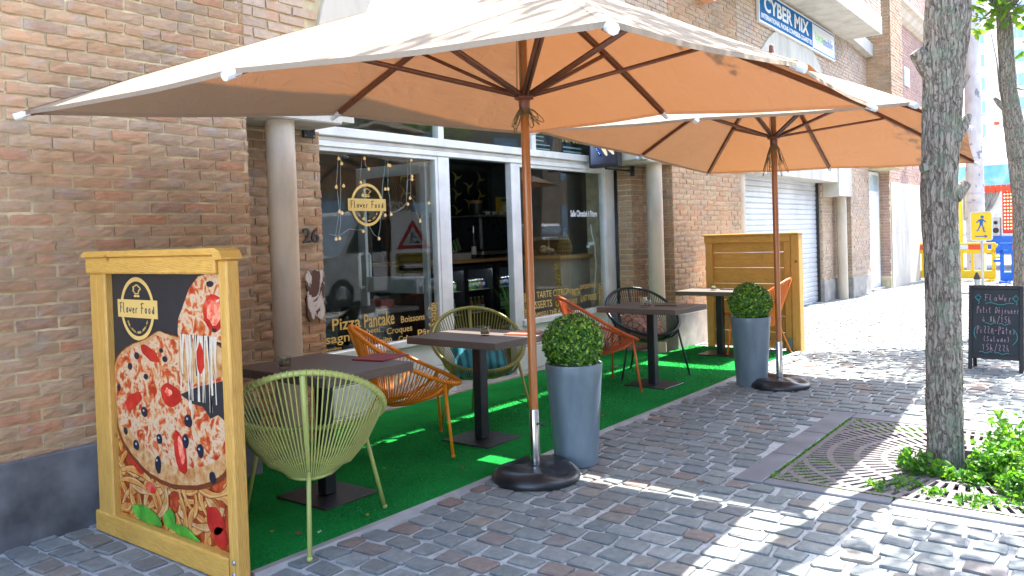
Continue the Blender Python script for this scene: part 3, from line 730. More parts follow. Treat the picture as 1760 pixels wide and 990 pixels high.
oliv_m = mat('printed olive', (.014,.014,.025), .35)
chee_m = mat('printed cheese string', (.64,.55,.44), .35, var=.08)
pasta_m = mat_poster('printed pasta', [(.3,(.40,.10,.012)),(.55,(.58,.25,.05)),(.75,(.66,.40,.15))], 12, 3, .3)
sauce_m = mat_poster('printed sauce', [(.3,(.10,.012,.004)),(.55,(.42,.05,.01)),(.75,(.62,.14,.03))], 18, 5, .6)
basil_m = mat_poster('printed basil', [(.3,(.02,.16,.015)),(.6,(.08,.36,.03)),(.8,(.22,.55,.10))], 12, 3, .4)
px = lambda u, v, t: (min(-3.183, -4.208+(u+4.208)*(1.03 if t > .0001 else 1)), PY-t, v)
LX0, LX1 = -4.208, -3.182
def cl(p): return [(min(max(x,LX0),LX1), min(max(z,.113),1.374)) for x, z in p]
def smooth_poly(p, it=2, jit=0, seed=0):
    rn = random.Random(seed)
    for _ in range(it):
        q = []
        for i in range(len(p)):
            a, b = p[i], p[(i+1) % len(p)]
            q += [(a[0]*.75+b[0]*.25, a[1]*.75+b[1]*.25), (a[0]*.25+b[0]*.75, a[1]*.25+b[1]*.75)]
        p = q
    return [(x+rn.uniform(-jit,jit), z+rn.uniform(-jit,jit)) for x, z in p]
AQ = MB(); AM = [pblk]
AQ.box((LX0,PY,.113),(LX1,PY+.001,1.375))
def art(name, polys, m_, t):
    if m_ not in AM: AM.append(m_)
    AQ.mi = AM.index(m_)
    for p_ in polys:
        p_ = cl(p_); n = len(p_)
        ar = sum(p_[i][0]*p_[(i+1) % n][1]-p_[(i+1) % n][0]*p_[i][1] for i in range(n))
        if ar < 0: p_ = p_[::-1]
        AQ.add([px(x,z,t) for x, z in p_], [tuple(range(n))])
pz = [(-4.20,.86),(-4.17,.93),(-4.05,.99),(-3.934,1.018),(-3.83,1.05),(-3.771,1.08),(-3.68,1.06),(-3.584,1.054),(-3.475,1.044),(-3.349,1.051),(-3.22,1.013),(-3.22,.848),(-3.249,.527),(-3.324,.455),(-3.523,.389),(-3.733,.366),(-3.92,.392),(-4.064,.46),(-4.161,.534),(-4.20,.654)]
art('sauce_print', [[(LX0,.113),(LX1,.113),(LX1,.62),(LX0,.62)]], sauce_m, .0004)
rn = random.Random(12); stp = []
for i in range(84):
    cx = rn.uniform(-4.2,-3.24); cz = rn.uniform(.12,.52); r0 = rn.uniform(.07,.22); a0 = rn.uniform(0,6.28); sp = rn.uniform(1.2,2.8); wd = rn.uniform(.015,.028)
    stp.append((cx,cz,r0,a0,sp,wd))
pmix = [pasta_m, crust_m, pasta_m, mat_poster('printed orange pasta', [(.3,(.45,.12,.015)),(.7,(.62,.32,.09))], 12, 3, .3)]
pdark = mat('printed pasta edge', (.16,.035,.008), .35); plite = mat('printed pasta gloss', (.66,.42,.18), .35)
for ki, (cx,cz,r0,a0,sp,wd) in enumerate(stp):
    for li, (mm, w0, w1) in enumerate(((pdark,-1.22,1.22),(pmix[ki % 4],-1,1),(plite,.35,.6))):
        if mm not in AM: AM.append(mm)
        AQ.mi = AM.index(mm); n = 15; vs = []
        for k in range(n):
            a = a0+sp*k/(n-1); tw_ = 1-.55*math.sin(k*.45+ki)**2; x = cx+r0*math.cos(a)*1.2; z = cz+r0*math.sin(a)*.8
            for w_ in (w0, w1):
                p_ = cl([(x+wd*w_*tw_*math.cos(a), z+wd*w_*tw_*math.sin(a))])[0]; vs.append(px(p_[0], p_[1], .0006+.000035*ki+.00001*li))
        AQ.add(vs, [(2*k,2*k+1,2*k+3,2*k+2) for k in range(n-1)])
def blob(cx, cz, rx, rz, k=14, jit=.12, seed=0, rot=0):
    rn = random.Random(seed+int(cx*1000)); out = []
    for i in range(k):
        a = 2*math.pi*i/k; f_ = 1+rn.uniform(-jit,jit); x, z = rx*math.cos(a)*f_, rz*math.sin(a)*f_
        out.append((cx+x*math.cos(rot)-z*math.sin(rot), cz+x*math.sin(rot)+z*math.cos(rot)))
    return out
art('tomato_print', [blob(-4.02,.42,.09,.05,rot=-.6), blob(-3.36,.24,.07,.06), blob(-3.32,.17,.05,.05), blob(-3.9,.30,.05,.03,seed=3)], tom_m, .0038)
art('shadow_print', [smooth_poly([(x+(x+3.72)*.07, z+(z-.72)*.09-.008) for x, z in pz],2,.003)], pdark, .0039)
art('crust_print', [smooth_poly([(x+(x+3.72)*.03, z+(z-.72)*.05) for x, z in pz],2,.002)], crust_m, .0040)
art('cheese_print', [smooth_poly(pz,2,.004,3)], pizza_m, .0044)
art('crust_print', [smooth_poly([(-4.177,.55),(-4.064,.46),(-3.92,.392),(-3.733,.366),(-3.523,.389),(-3.324,.455),(-3.249,.527),(-3.248,.57),(-3.376,.496),(-3.549,.450),(-3.744,.436),(-3.883,.468),(-4.01,.52),(-4.122,.60)],2,.003)], crust_m, .0047)
art('dark_gap_print', [[(-3.60,.80),(-3.45,.85),(-3.22,.90),(-3.22,.70),(-3.30,.735),(-3.36,.71),(-3.42,.76),(-3.50,.765)]], pblk, .0049)
art('crust_print', [[(-3.60,1.04),(-3.3,1.05),(-3.24,1.03),(-3.24,.92),(-3.45,.865),(-3.55,.86),(-3.60,.92)]], crust_m, .0051)
art('slice_print', [smooth_poly([(-3.60,1.05),(-3.60,1.15),(-3.53,1.25),(-3.46,1.34),(-3.38,1.374),(-3.2,1.40),(-3.2,1.06),(-3.333,1.075),(-3.47,1.06)],2,.003,5)], pizza_m, .0056)
rn = random.Random(4); cs = []
for i in range(17):
    x0 = -3.57+i*.0175+rn.uniform(-.006,.006); x1 = x0+rn.uniform(-.02,.02); z0 = 1.09; z1 = rn.choice([.70,.74,.78,.82,.9]); w0 = rn.uniform(.002,.006)
    m0 = (x0+x1)/2; cs.append([(x0-w0*2.4,z0),(x0+w0*2.4,z0),(m0+w0*.8,(z0+z1)/2),(x1+w0*1.8,z1),(x1-w0*1.8,z1),(m0-w0*.8,(z0+z1)/2)])
art('cheese_string_print', cs, chee_m, .0059)
art('tomato_print', [blob(-3.684,.79,.085,.055), blob(-3.30,1.20,.085,.085,jit=.04), blob(-4.04,.72,.105,.035,rot=.45), blob(-3.62,.52,.05,.11,rot=.2), blob(-3.86,.98,.09,.03,rot=-.35), blob(-3.42,.98,.03,.07)], tom_m, .0062)
art('tomato_shine_print', [blob(-3.71,.815,.012,.008), blob(-3.27,1.25,.02,.008,rot=.6), blob(-3.63,.56,.006,.02)], mat('printed tomato shine', (.62,.40,.33), .3), .0063)
art('tomato_flesh_print', [blob(-3.30,1.20,.055,.055,jit=.15), blob(-3.70,.80,.03,.018,jit=.2), blob(-3.61,.53,.022,.07,rot=.2)], mat_poster('printed tomato flesh', [(.35,(.68,.05,.02)),(.6,(.85,.35,.22))], 30, 3, .3), .0064)
art('olive_print', [blob(x,z,rx,rz,12,.08,k) for k,(x,z,rx,rz) in enumerate([(-3.93,.68,.03,.026),(-3.8,.56,.026,.026),(-3.82,.43,.028,.045),(-3.57,.58,.028,.034),(-3.54,.68,.034,.03),(-3.45,.55,.028,.034),(-4.05,.90,.022,.018),(-3.98,.96,.024,.018),(-3.72,.96,.022,.016),(-3.9,.86,.02,.016),(-4.02,.50,.03,.026),(-4.17,.78,.018,.02),(-3.36,.44,.026,.028),(-3.32,1.33,.03,.014),(-3.75,1.0,.018,.012),(-4.12,.56,.02,.02),(-3.3,1.12,.02,.01)])], oliv_m, .0066)
art('olive_shine_print', [blob(x,z,.008,.006) for x, z in [(-3.935,.686),(-3.805,.566),(-3.83,.45),(-3.575,.59),(-3.548,.69),(-3.458,.558),(-4.02,.506)]], mat('printed shine', (.35,.37,.42), .35), .0068)
for bl in ([(-4.10,.16),(-4.05,.195),(-3.97,.20),(-3.87,.185),(-3.81,.15),(-3.80,.12),(-3.9,.115),(-4.02,.117)], [(-3.80,.15),(-3.78,.20),(-3.72,.235),(-3.68,.20),(-3.69,.15),(-3.74,.12)], [(-3.73,.14),(-3.66,.17),(-3.58,.165),(-3.50,.13),(-3.46,.116),(-3.6,.114),(-3.7,.118)]):
    art('basil_print', [smooth_poly(bl,2)], basil_m, .0070+.0001*len(bl)+abs(bl[0][0])*.0001)
AQ.build('poster_sheet', AM, ps, True)
logo(-3.957,1.197,.165,.160,(0,PY-.0008,0),(1,0,0),(0,-1,0),mat('printed gold', (.70,.46,.14), .4, var=.04),pblk,ps)
for (x,z) in ((-3.14,.10),(-3.14,.045)):
    q = MB(); q.lathe([(.013,0),(.012,.004),(.005,.006),(.0,.007)], 12, M=Matrix.Translation((x,2.02,z)) @ Matrix.Rotation(R(90),4,'X')); q.build('bolt', M_['steel'], ps, True, smooth=True)

# ---------------------------------------------------------------- wooden screen at the far end
sc_ = thing('wooden_screen', 'yellow stained pine board screen closing the far end of the terrace', 'screen', (-3.7,9.78,0))
z0 = .02
for i, h_ in enumerate((.20,.20,.19,.21,.20,.19,.19)):
    bm((-4.26,9.80,z0),(-3.20,9.83,z0+h_-.006),M_['pine_h'],'board',sc_,.004); z0 += h_
bm((-4.30,9.74,.0),(-4.21,9.80,1.40),M_['pine_v'],'post',sc_); bm((-3.29,9.74,.0),(-3.205,9.80,1.40),M_['pine_v'],'post',sc_)
bm((-3.20,9.72,.0),(-3.10,9.87,1.42),M_['pine_v'],'end_post',sc_)
bm((-4.31,9.73,1.33),(-3.205,9.795,1.42),M_['pine_h'],'rail',sc_)
bm((-4.33,9.69,1.421),(-3.09,9.90,1.445),M_['pine_h'],'cap_board',sc_)
q = MB(); q.rbox((-3.275,9.73,.02),(-3.205,9.738,.17),.002); q.build('bracket', M_['steel'], sc_, True)

# ---------------------------------------------------------------- tables
def make_table(label):
    t = thing('cafe_table', label, 'table', group='cafe tables in a row on the turf')
    q = MB(); q.rbox((-.425,-.325,.722),(.425,.325,.772),.003); q.build('tabletop', M_['table'], t)
    q = MB(); q.rbox((-.04,-.04,.012),(.04,.04,.722),.006); q.build('post', M_['black'], t)
    q = MB(); q.rbox((-.225,-.20,.0),(.225,.20,.010),.004); q.build('base_plate', M_['black'], t)
    q = MB(); q.rbox((-.15,-.15,.710),(.15,.15,.7215),.003); q.build('mounting_plate', M_['black'], t)
    return t
tb = make_table('dark oak topped cafe table nearest the pizza poster, with the red menu on it')
tb.location = (-3.755,3.05,.012)
TX = [(-3.755,3.05),(-3.79,4.53),(-3.67,7.02),(-3.86,9.13)]
dup(tb, (-3.79,4.53,.012), R(-1), 'dark oak topped cafe table beside the near parasol pole, olive chair behind it')
dup(tb, (-3.67,7.02,.012), R(-2), 'dark oak topped cafe table with the black chair and two candle glasses')
dup(tb, (-3.86,9.13,.012), 0, 'farthest dark cafe table, in front of the wooden screen')
# candle glasses
wax = mat('dried green moss', (.05,.12,.03), .9, bs=200, bstr=.8); grav = mat('brown gravel', (.30,.19,.10), .8, vs=90, var=.5)
def make_glass(label, r=.035, h=.068, filled=True):
    t = thing('candle_glass', label, 'glass', group='small square glasses on the cafe tables')
    q = MB(); n = 24; rr = lambda a, k: k*(1-.06*math.cos(4*a))
    def ring(k, z): return [(rr(2*math.pi*i/n, k)*math.cos(2*math.pi*i/n), rr(2*math.pi*i/n, k)*math.sin(2*math.pi*i/n), z) for i in range(n)]
    rs = [ring(r*.9,0), ring(r,.008), ring(r,h), ring(r*.93,h), ring(r*.9,.012)]
    vs = sum(rs, []); q.add(vs, [tuple(reversed(range(n)))]+[(i*n+k, i*n+(k+1) % n, (i+1)*n+(k+1) % n, (i+1)*n+k) for i in range(4) for k in range(n)]+[tuple(4*n+k for k in range(n))])
    q.build('jar', M_['jar'], t, smooth=True, angle=40)
    if filled:
        q = MB(); q.lathe([(r*.86,.013),(r*.86,.036),(r*.5,.041),(0,.040)], 16); q.build('filling', grav, t, smooth=True)
        q = MB(); rn = random.Random(3)
        for i in range(30):
            a = rn.uniform(0,6.28); d = r*.6*rn.random(); c = Vector((d*math.cos(a), d*math.sin(a), .040+rn.random()*.012)); s = .008
            q.add([c+Vector((rn.uniform(-s,s),rn.uniform(-s,s),rn.uniform(-s,s))) for _ in range(3)], [(0,1,2)])
        q.build('moss', M_['weed'], t)
    return t
g1 = make_glass('square glass of gravel and moss on the table nearest the poster'); g1.location = (-3.86,2.86,.785)
dup(g1, (-3.72,4.52,.785), 0, 'square glass of gravel and moss beside the near parasol pole table menu')
dup(g1, (-3.64,6.88,.785), 0, 'square glass with green moss on the table by the black chair')
c2 = make_glass('taller cream frosted candle glass on the table by the black chair', .036, .088, False); c2.location = (-3.72,6.95,.785)
q = MB(); q.lathe([(.031,.012),(.031,.08),(0,.078)], 18); q.build('candle', mat('cream wax', (.55,.42,.25), .5), c2, smooth=True, angle=40); c2['group'] = 'tall candle glasses'
dup(g1, (-3.90,9.05,.785), 0, 'square glass on the farthest table before the wooden screen')
# menus
def menu(label, loc, rz, col, w=.155, l=.225):
    t = thing('menu_folder', label, 'menu', loc, rz, 'menu folders lying on the tables')
    mm = mat('leatherette '+label[:9], col, .38, var=.12, bs=150, bstr=.15)
    q = MB(); q.rbox((-l,-w/2-.02,0),(l*.0,w/2+.02,.006),.002); q.rbox((.002,-w/2-.02,0),(l*.02+.0,w/2+.02,.006),.001); q.build('cover', mm, t)
    q = MB(); q.rbox((-l+.006,-w/2-.016,.0062),(-.004,w/2+.016,.0082),.001); q.build('upper_cover', mm, t)
    return t
menu('crimson leatherette menu lying on the table nearest the poster', (-3.60,3.26,.785), R(-80), (.26,.012,.028), .19, .27)
menu('peach brown menu half behind the near parasol pole', (-3.50,4.62,.785), R(-78), (.42,.17,.10), .18, .24)
menu('dark brown menu under the candle glasses by the black chair', (-3.52,7.02,.785), R(-80), (.06,.035,.03), .18, .24)
menu('black menu on the farthest table before the wooden screen', (-3.75,9.12,.785), R(-85), (.03,.025,.025), .16, .2)

# ---------------------------------------------------------------- string chairs
def make_chair(label, m_):
    t = thing('string_chair', label, 'chair', group='round string chairs on the terrace')
    T = Vector((-.37,0,.885)); L = Vector((.39,0,.45)); c = (T+L)/2; ax = (L-T)/2
    def rim(a, s=1, dz=0):
        k = math.cos(a); y = math.sin(a)*.375*(1-.10*k)
        return c+ax*(k*s)+Vector((0,y*s,-.045*math.sin(a)**2+dz))
    q = MB(); N = 48
    q.tube([rim(2*math.pi*i/N) for i in range(N)], .0145, 8, closed=True)
    # wrapped bindings make the rim slightly knobbly
    q.build('rim', m_, t, smooth=True)
    def inner(a): return Vector((-.075+.11*math.cos(a), .11*math.sin(a), .345+.012*math.cos(a)))
    q = MB(); q.tube([inner(2*math.pi*i/20) for i in range(20)], .010, 6, closed=True); q.build('seat_ring', m_, t, smooth=True)
    q = MB(); K = 92
    for i in range(K):
        a = 2*math.pi*(i+.5)/K; p0 = rim(a); p1 = inner(a*1.0)
        d = (p0-c); out = Vector((0,0,-1))
        bow = .035*math.sin(a)**2+.045
        pts = [p0+Vector((0,0,.0))]
        for s in (.33,.66):
            p_ = p0.lerp(p1, s); pts.append(p_+Vector((0,0,-bow*math.sin(math.pi*s))) )
        pts.append(p1)
        q.tube(pts, .0040, 5, cap=False)
        e = (p0-p1).normalized()*.0
        w_ = [p0+(rim(a+.025)-p0)*.0+v_ for v_ in (Vector((0,0,.0162)),)]
    q.build('cords', m_, t, smooth=True)
    q = MB()
    for i in range(K):   # cord wraps round the rim
        a = 2*math.pi*(i+.5)/K; p0 = rim(a); d = (rim(a+.01)-p0).normalized(); u = d.cross(Vector((0,0,1))).normalized(); w_ = d.cross(u)
        q.tube([p0+(u*math.cos(k*math.pi/4)+w_*math.sin(k*math.pi/4))*.0155 for k in range(8)], .0034, 4, closed=True)
    q.build('bindings', m_, t, smooth=True)
    r = .0115
    q = MB(); q.tube([T+Vector((-.012,0,-.012)), Vector((-.30,0,.64)), Vector((-.215,0,.42)), Vector((-.175,0,.352))], r*1.02, 8); q.build('back_bar', m_, t, smooth=True)
    q = MB(); q.tube([(-.19,0,.372),(-.235,0,.33),(-.37,0,0)], r, 8); q.build('leg', m_, t, smooth=True)
    for s in (-1,1):
        q = MB(); top = rim(s*math.radians(50))+Vector((0,0,-.022))
        q.tube([top+Vector((0,0,.006)), (.285,s*.375,0)], [r,r], 8); q.build('leg', m_, t, smooth=True)
        q = MB(); q.tube([top+Vector((.004,0,-.015)), (.17,s*.25,.40), (.02,s*.15,.338), (-.09,s*.098,.326), (-.19,0,.335)], r*.9, 8); q.build('seat_bar', m_, t, smooth=True)
    q = MB()
    for (x,y) in ((-.37,0),(.285,.375),(.285,-.375)): 
        q = MB(); q.lathe([(.014,0),(.014,.016),(.011,.018)], 10, (x,y,0)); q.build('foot_cap', m_, t, smooth=True)
    return t
CH = {}
def cm(n, c): return mat(n, c, .38, var=.10, vs=3)
def put(label, col, foot, fmid, key):
    # foot: rear foot on the ground; fmid: midpoint of the front feet
    a = math.atan2(fmid[1]-foot[1], fmid[0]-foot[0])
    loc = (foot[0]+.37*math.cos(a), foot[1]+.37*math.sin(a), .012)
    t = make_chair(label, cm(key+' cord and tube', col)); t.location = loc; t.rotation_euler = (0,0,a); CH[key] = (t, a)
    return t
put('pale lime green string chair with its back to the camera, nearest the poster', (.38,.42,.12), (-3.05,2.36), (-3.54,2.79), 'lime')
put('bright amber orange string chair between the first two tables', (.80,.27,.008), (-4.36,3.80), (-3.93,4.29), 'amber')
put('olive green string chair facing the street with a teal cushion', (.26,.25,.055), (-4.515,5.28), (-4.12,4.96), 'olive')
put('red orange string chair half hidden behind the near topiary', (.62,.12,.03), (-4.30,6.36), (-3.87,6.89), 'coral')
put('black string chair with a brown patterned cushion', (.016,.022,.030), (-4.33,7.76), (-3.78,7.33), 'black')
put('bright orange string chair in front of the wooden screen', (.78,.20,.03), (-3.15,9.52), (-3.80,9.45), 'tangerine')

# cushions
def cushion(label, loc, rot, w, h, th, m_, seed=1):
    q = MB(); n = 14; rn = random.Random(seed)
    def surf(sg):
        V = []
        for j in range(n+1):
            for i in range(n+1):
                u, v = i/n*2-1, j/n*2-1
                pin = 1-.10*(abs(u*v))**2; pu = u*(1-.09*(1-v*v)) ; pv = v*(1-.09*(1-u*u))
                z = sg*th*((1-u**4)*(1-v**4))**.55
                wr = .010*math.sin(6*u+3*v+seed)*((1-u*u)*(1-v*v))+.012*math.sin(14*v*u+seed)*(abs(u)**3+abs(v)**3)*.5
                V.append((pu*w/2, pv*h/2, z+wr))
        return V
    A = surf(1); B = surf(-1); k = (n+1)**2
    f = [(j*(n+1)+i, j*(n+1)+i+1, (j+1)*(n+1)+i+1, (j+1)*(n+1)+i) for j in range(n) for i in range(n)]
    q.add(A+B, f+[tuple(reversed([x+k for x in g_])) for g_ in f])
    for e in range(n):
        q.f.append((e, e+1, e+1+k, e+k)); q.m.append(0)
        a = n*(n+1)+e; q.f.append((a+1, a, a+k, a+1+k)); q.m.append(0)
        a = e*(n+1); q.f.append((a+n+1, a, a+k, a+n+1+k)); q.m.append(0)
        a = e*(n+1)+n; q.f.append((a, a+n+1, a+n+1+k, a+k)); q.m.append(0)
    o = q.build('cushion', m_, smooth=True); o.location = loc; o.rotation_euler = rot
    return tag(o, label, 'cushion')
def mat_cush(name, a, b, kind):
    mt, t, p = new_mat(name); v = coords(t)
    if kind == 'stripe':
        w = nd(t, 'ShaderNodeTexWave', wave_type='BANDS', bands_direction='X'); w.inputs['Scale'].default_value = 5; w.inputs['Distortion'].default_value = 2.5; w.inputs['Detail'].default_value = 3
        t.links.new(v, w.inputs['Vector']); f = w.outputs['Fac']
    else:
        w = nd(t, 'ShaderNodeTexVoronoi', feature='DISTANCE_TO_EDGE'); w.inputs['Scale'].default_value = 17; t.links.new(v, w.inputs['Vector'])
        f = mth(t, 'MULTIPLY', w.outputs['Distance'], 6)
    t.links.new(ramp(t, f, [(.25, a), (.6, b)]), p.inputs['Base Color']); p.inputs['Roughness'].default_value = .85
    bump(t, p, noise(t, v, 300, 2), .3, .002); return mt
ta, aa = CH['olive']
cushion('teal blue striped cushion lying in the olive green chair', (ta.location.x+.04, ta.location.y-.03, .50), (R(38), R(0), aa+R(90)), .46, .36, .075, mat_cush('teal striped weave', (.01,.10,.14), (.03,.26,.32), 'stripe'), 2)
ta, aa = CH['black']
cushion('brown patterned cushion slumped in the black chair', (ta.location.x+.02, ta.location.y-.02, .495), (R(42), R(8), aa+R(90)), .46, .34, .075, mat_cush('brown cell pattern weave', (.14,.07,.05), (.36,.21,.15), 'cell'), 5)
ta, aa = CH['coral']
cushion('grey violet cushion in the red orange chair', (ta.location.x-.04, ta.location.y-.03, .50), (R(45), R(0), aa+R(90)), .40, .32, .07, mat_cush('grey violet weave', (.07,.07,.11), (.15,.15,.20), 'stripe'), 7)

# ---------------------------------------------------------------- planters
def make_planter(label):
    t = thing('topiary_planter', label, 'planter', group='tall grey planters with clipped box balls')
    q = MB(); q.lathe([(.135,0),(.142,.006),(.182,.60),(.188,.655),(.186,.662),(.172,.662),(.168,.63),(0,.625)], 48)
    mt, tt, p = new_mat('zinc grey pot'); v = coords(tt)
    c = ramp(tt, noise(tt, scaled(tt, v, (3,3,1)), 3, 6, .6), [(.3,(.11,.155,.19)),(.7,(.18,.24,.29))])
    c = mix(tt, c, (.07,.08,.09), ramp(tt, noise(tt, v, 13, 8, .8, 1.5), [(.64,(0,0,0)),(.70,(.6,.6,.6))]))
    tt.links.new(c, p.inputs['Base Color']); p.inputs['Roughness'].default_value = .42; p.inputs['Metallic'].default_value = .15
    q.build('pot', mt, t, smooth=True, angle=40)
    q = MB(); rn = np.random.default_rng(4); C0 = Vector((0,0,.79)); Rr = .188
    q.lathe([(0,-.13),(.09,-.10),(.135,0),(.09,.10),(0,.13)], 20, (0,0,.80)); 
    cen = rn.normal(size=(60,3)); cen /= np.linalg.norm(cen,axis=1)[:,None]; amp = rn.uniform(-.012,.014,60)
    for i in range(5200):
        d = rn.normal(size=3); d /= np.linalg.norm(d)
        k = np.argmax(cen@d); rad = Rr*(1-.35*rn.random()**2.2)+amp[k]*.8+.010*rn.random()
        if d[2] < -.76: continue
        c = np.array([d[0]*rad*1.02, d[1]*rad*1.02, .79+d[2]*rad*.98])
        nrm = d+rn.normal(0,.55,3); nrm /= np.linalg.norm(nrm); a = np.cross(nrm, rn.normal(size=3)); a /= np.linalg.norm(a); b_ = np.cross(nrm, a)
        s = rn.uniform(.0085,.0145); w_ = s*.62
        pts = [c-a*s, c-a*s*.2+b_*w_, c+a*s*.7+b_*w_*.8, c+a*s*1.1, c+a*s*.7-b_*w_*.8, c-a*s*.2-b_*w_]
        q.add([tuple(x) for x in pts], [(0,1,2,3,4,5)])
    q.build('clipped_ball', M_['box'], t)
    return t
pl = make_planter('tall grey planter with box ball beside the near parasol base'); pl.location = (-2.88,4.40,0)
dup(pl, (-2.86,7.48,0), R(70), 'tall grey planter with box ball beside the far parasol base')

# ---------------------------------------------------------------- parasols
capm = mat('white plastic cap', (.62,.64,.66), .4)
def parasol(label, P, tips, apex, hubz, seed, kn=1, base_rot=0):
    t = thing('parasol', label, 'parasol', (P[0],P[1],0), group='taupe parasols on weighted bases')
    n = len(tips); A = Vector((P[0],P[1],apex)); rn = random.Random(seed)
    T = [Vector(x) for x in tips]
    NR, NT = 14, 12; V = []; Fc = []
    def rib(i, s):
        p = A.lerp(T[i], s); p.z += .02*math.sin(math.pi*s); return p
    def panel(i, s, u):
        a, b = rib(i, s), rib((i+1) % n, s); p = a.lerp(b, u)
        w_ = (a-b).length; m_ = math.sin(math.pi*u)
        p.z -= .006*w_*m_*s; c = (A-p); c.z = 0
        p += c*(.006*m_*s*s)
        p.z += .0025*math.sin(s*23+i*2+u*9)*m_
        return p
    s0 = .0
    V.append(A)
    idx = {}
    for i in range(n):
        for r_ in range(1, NR+1):
            for k in range(NT):
                idx[(i,r_,k)] = len(V); V.append(panel(i, r_/NR, k/NT))
    g_ = lambda i, r_, k: idx[(i,r_,k)] if k < NT else idx[((i+1) % n,r_,0)]
    hem = {}
    for i in range(n):
        for k in range(NT):
            Fc.append((0, g_(i,1,k), g_(i,1,k+1)))
            for r_ in range(1, NR): Fc.append((g_(i,r_,k), g_(i,r_+1,k), g_(i,r_+1,k+1), g_(i,r_,k+1)))
    q = MB(); q.add(V, Fc)
    for i in range(n):
        sv = []
        for k in range(13):
            sd0 = (T[i]-A).cross(Vector((0,0,1))).normalized()*.022; p0 = rib(i,.02+.97*k/12)+Vector((0,0,-.004)); sv += [p0-sd0, p0+sd0]
        q.add(sv, [(2*k,2*k+1,2*k+3,2*k+2) for k in range(12)])
    q.build('canopy', M_['canopy'], t, True, smooth=True)
    # stitched hem
    q = MB(); pts = []
    for i in range(n):
        for k in range(NT): pts.append(V[g_(i,NR,k)])
    m2 = len(pts); vv = [p for p in pts]+[p+(p-A).normalized()*.004+Vector((0,0,-.020)) for p in pts]
    q.add(vv, [(i, (i+1) % m2, m2+(i+1) % m2, m2+i) for i in range(m2)]); q.build('hem', M_['canopy'], t, True, smooth=True)
    # vent cap on top
    q = MB(); vs = [A+Vector((0,0,.10))]; m3 = 32
    for r_ in (.5,1):
        for k in range(m3):
            a = k/m3*n; i = int(a) % n; u = a-int(a); p = panel(i, .24*r_, u); vs.append(p+Vector((0,0,.085-.02*r_+(.012*math.sin(k*1.9) if r_ == 1 else 0))))
    q.add(vs, [(0,1+k,1+(k+1) % m3) for k in range(m3)]+[(1+k,1+m3+k,1+m3+(k+1) % m3,1+(k+1) % m3) for k in range(m3)]); q.build('vent_cap', M_['canopy'], t, True, smooth=True)
    # ribs and struts
    hub = Vector((P[0],P[1],hubz))
    for i in range(n):
        a, b = rib(i,.03), rib(i,1.0); dz = Vector((0,0,-.020))
        q = MB(); sd = (b-a).cross(Vector((0,0,1))).normalized()*.014; upv = Vector((0,0,.016)); prs = []
        for s in (0.03,.25,.5,.75,1.0): p = rib(i,s)+dz; prs += [p-sd-upv, p+sd-upv, p+sd+upv, p-sd+upv]
        fs = [(0,3,2,1),(16,17,18,19)]
        for k in range(4):
            for e in range(4): fs.append((k*4+e, k*4+(e+1) % 4, k*4+4+(e+1) % 4, k*4+4+e))
        q.add(prs, fs); ro = q.build('rib', M_['rib'], t, True)
        d = (b-a).normalized(); q = MB(); q.tube([b+dz-d*.03, b+dz+d*.045], .019, 8); q.build('tip_cap', capm, ro, smooth=True, angle=40)
        e = rib(i,.52)+Vector((0,0,-.045)); h_ = hub+(e-hub).normalized()*.045; h_.z = hubz
        q = MB()
        for sg in (-1,1):
            o_ = sd.normalized()*.012*sg; q.tube([h_+o_, e+o_], .0125, 6)
        q.build('strut', M_['rib'], t, True, smooth=True)
    q = MB(); q.lathe([(.030,-.08),(.034,-.075),(.034,-.03),(.058,-.02),(.058,.02),(.030,.03)], 20, hub); q.build('runner', mat('red brown plastic', (.16,.05,.025), .4), t, True, smooth=True, angle=40)
    q = MB(); q.lathe([(.05,-.10),(.055,-.04),(.03,.02),(.02,.16),(.012,.17)], 16, A); q.build('top_hub', M_['rib'], t, True, smooth=True)
    q = MB(); q.tube([(P[0],P[1],.36),(P[0],P[1],apex)], .0265, 20); q.build('pole', M_['teak'], t, True, smooth=True, angle=50)
    q = MB(); q.lathe([(.031,.08),(.031,.425),(.028,.432)], 24, (P[0],P[1],0)); st_ = q.build('sleeve', M_['chrome'], t, True, smooth=True, angle=40)
    q = MB(); a = R(-5 if kn else 200); kx = Vector((P[0]+.03*math.cos(a),P[1]+.03*math.sin(a),.345))
    q.tube([kx, kx+Vector((.03*math.cos(a),.03*math.sin(a),0))], .006, 8); q.lathe([(.004,-.010),(.016,-.006),(.018,0),(.016,.006),(.004,.010)], 12, kx+Vector((.04*math.cos(a),.04*math.sin(a),0))); q.build('knob', M_['rubber'], st_, smooth=True)
    # weighted base with moulded hollows
    q = MB(); NA, RR = 72, [(0,.095),(.04,.094),(.055,.085),(.09,.080),(.14,.078),(.19,.074),(.225,.070),(.25,.062),(.268,.045),(.276,.02),(.27,.0)]
    vs = []
    for r_, z_ in RR:
        for k in range(NA):
            a = 2*math.pi*k/NA+base_rot; lobe = max(0, math.cos(2*a))**1.5; dip = -.034*lobe*math.exp(-((r_-.17)/.06)**2)+(.016*(1-lobe) if .06 < r_ < .24 else 0)
            vs.append((P[0]+r_*math.cos(a), P[1]+r_*math.sin(a), z_+dip))
    q.add(vs, [(i*NA+k, (i+1)*NA+k, (i+1)*NA+(k+1) % NA, i*NA+(k+1) % NA) for i in range(len(RR)-1) for k in range(NA)])
    q.build('base', M_['rubber'], t, True, smooth=True)
    # looped cord tied under the runner
    q = MB(); rn = random.Random(seed+3)
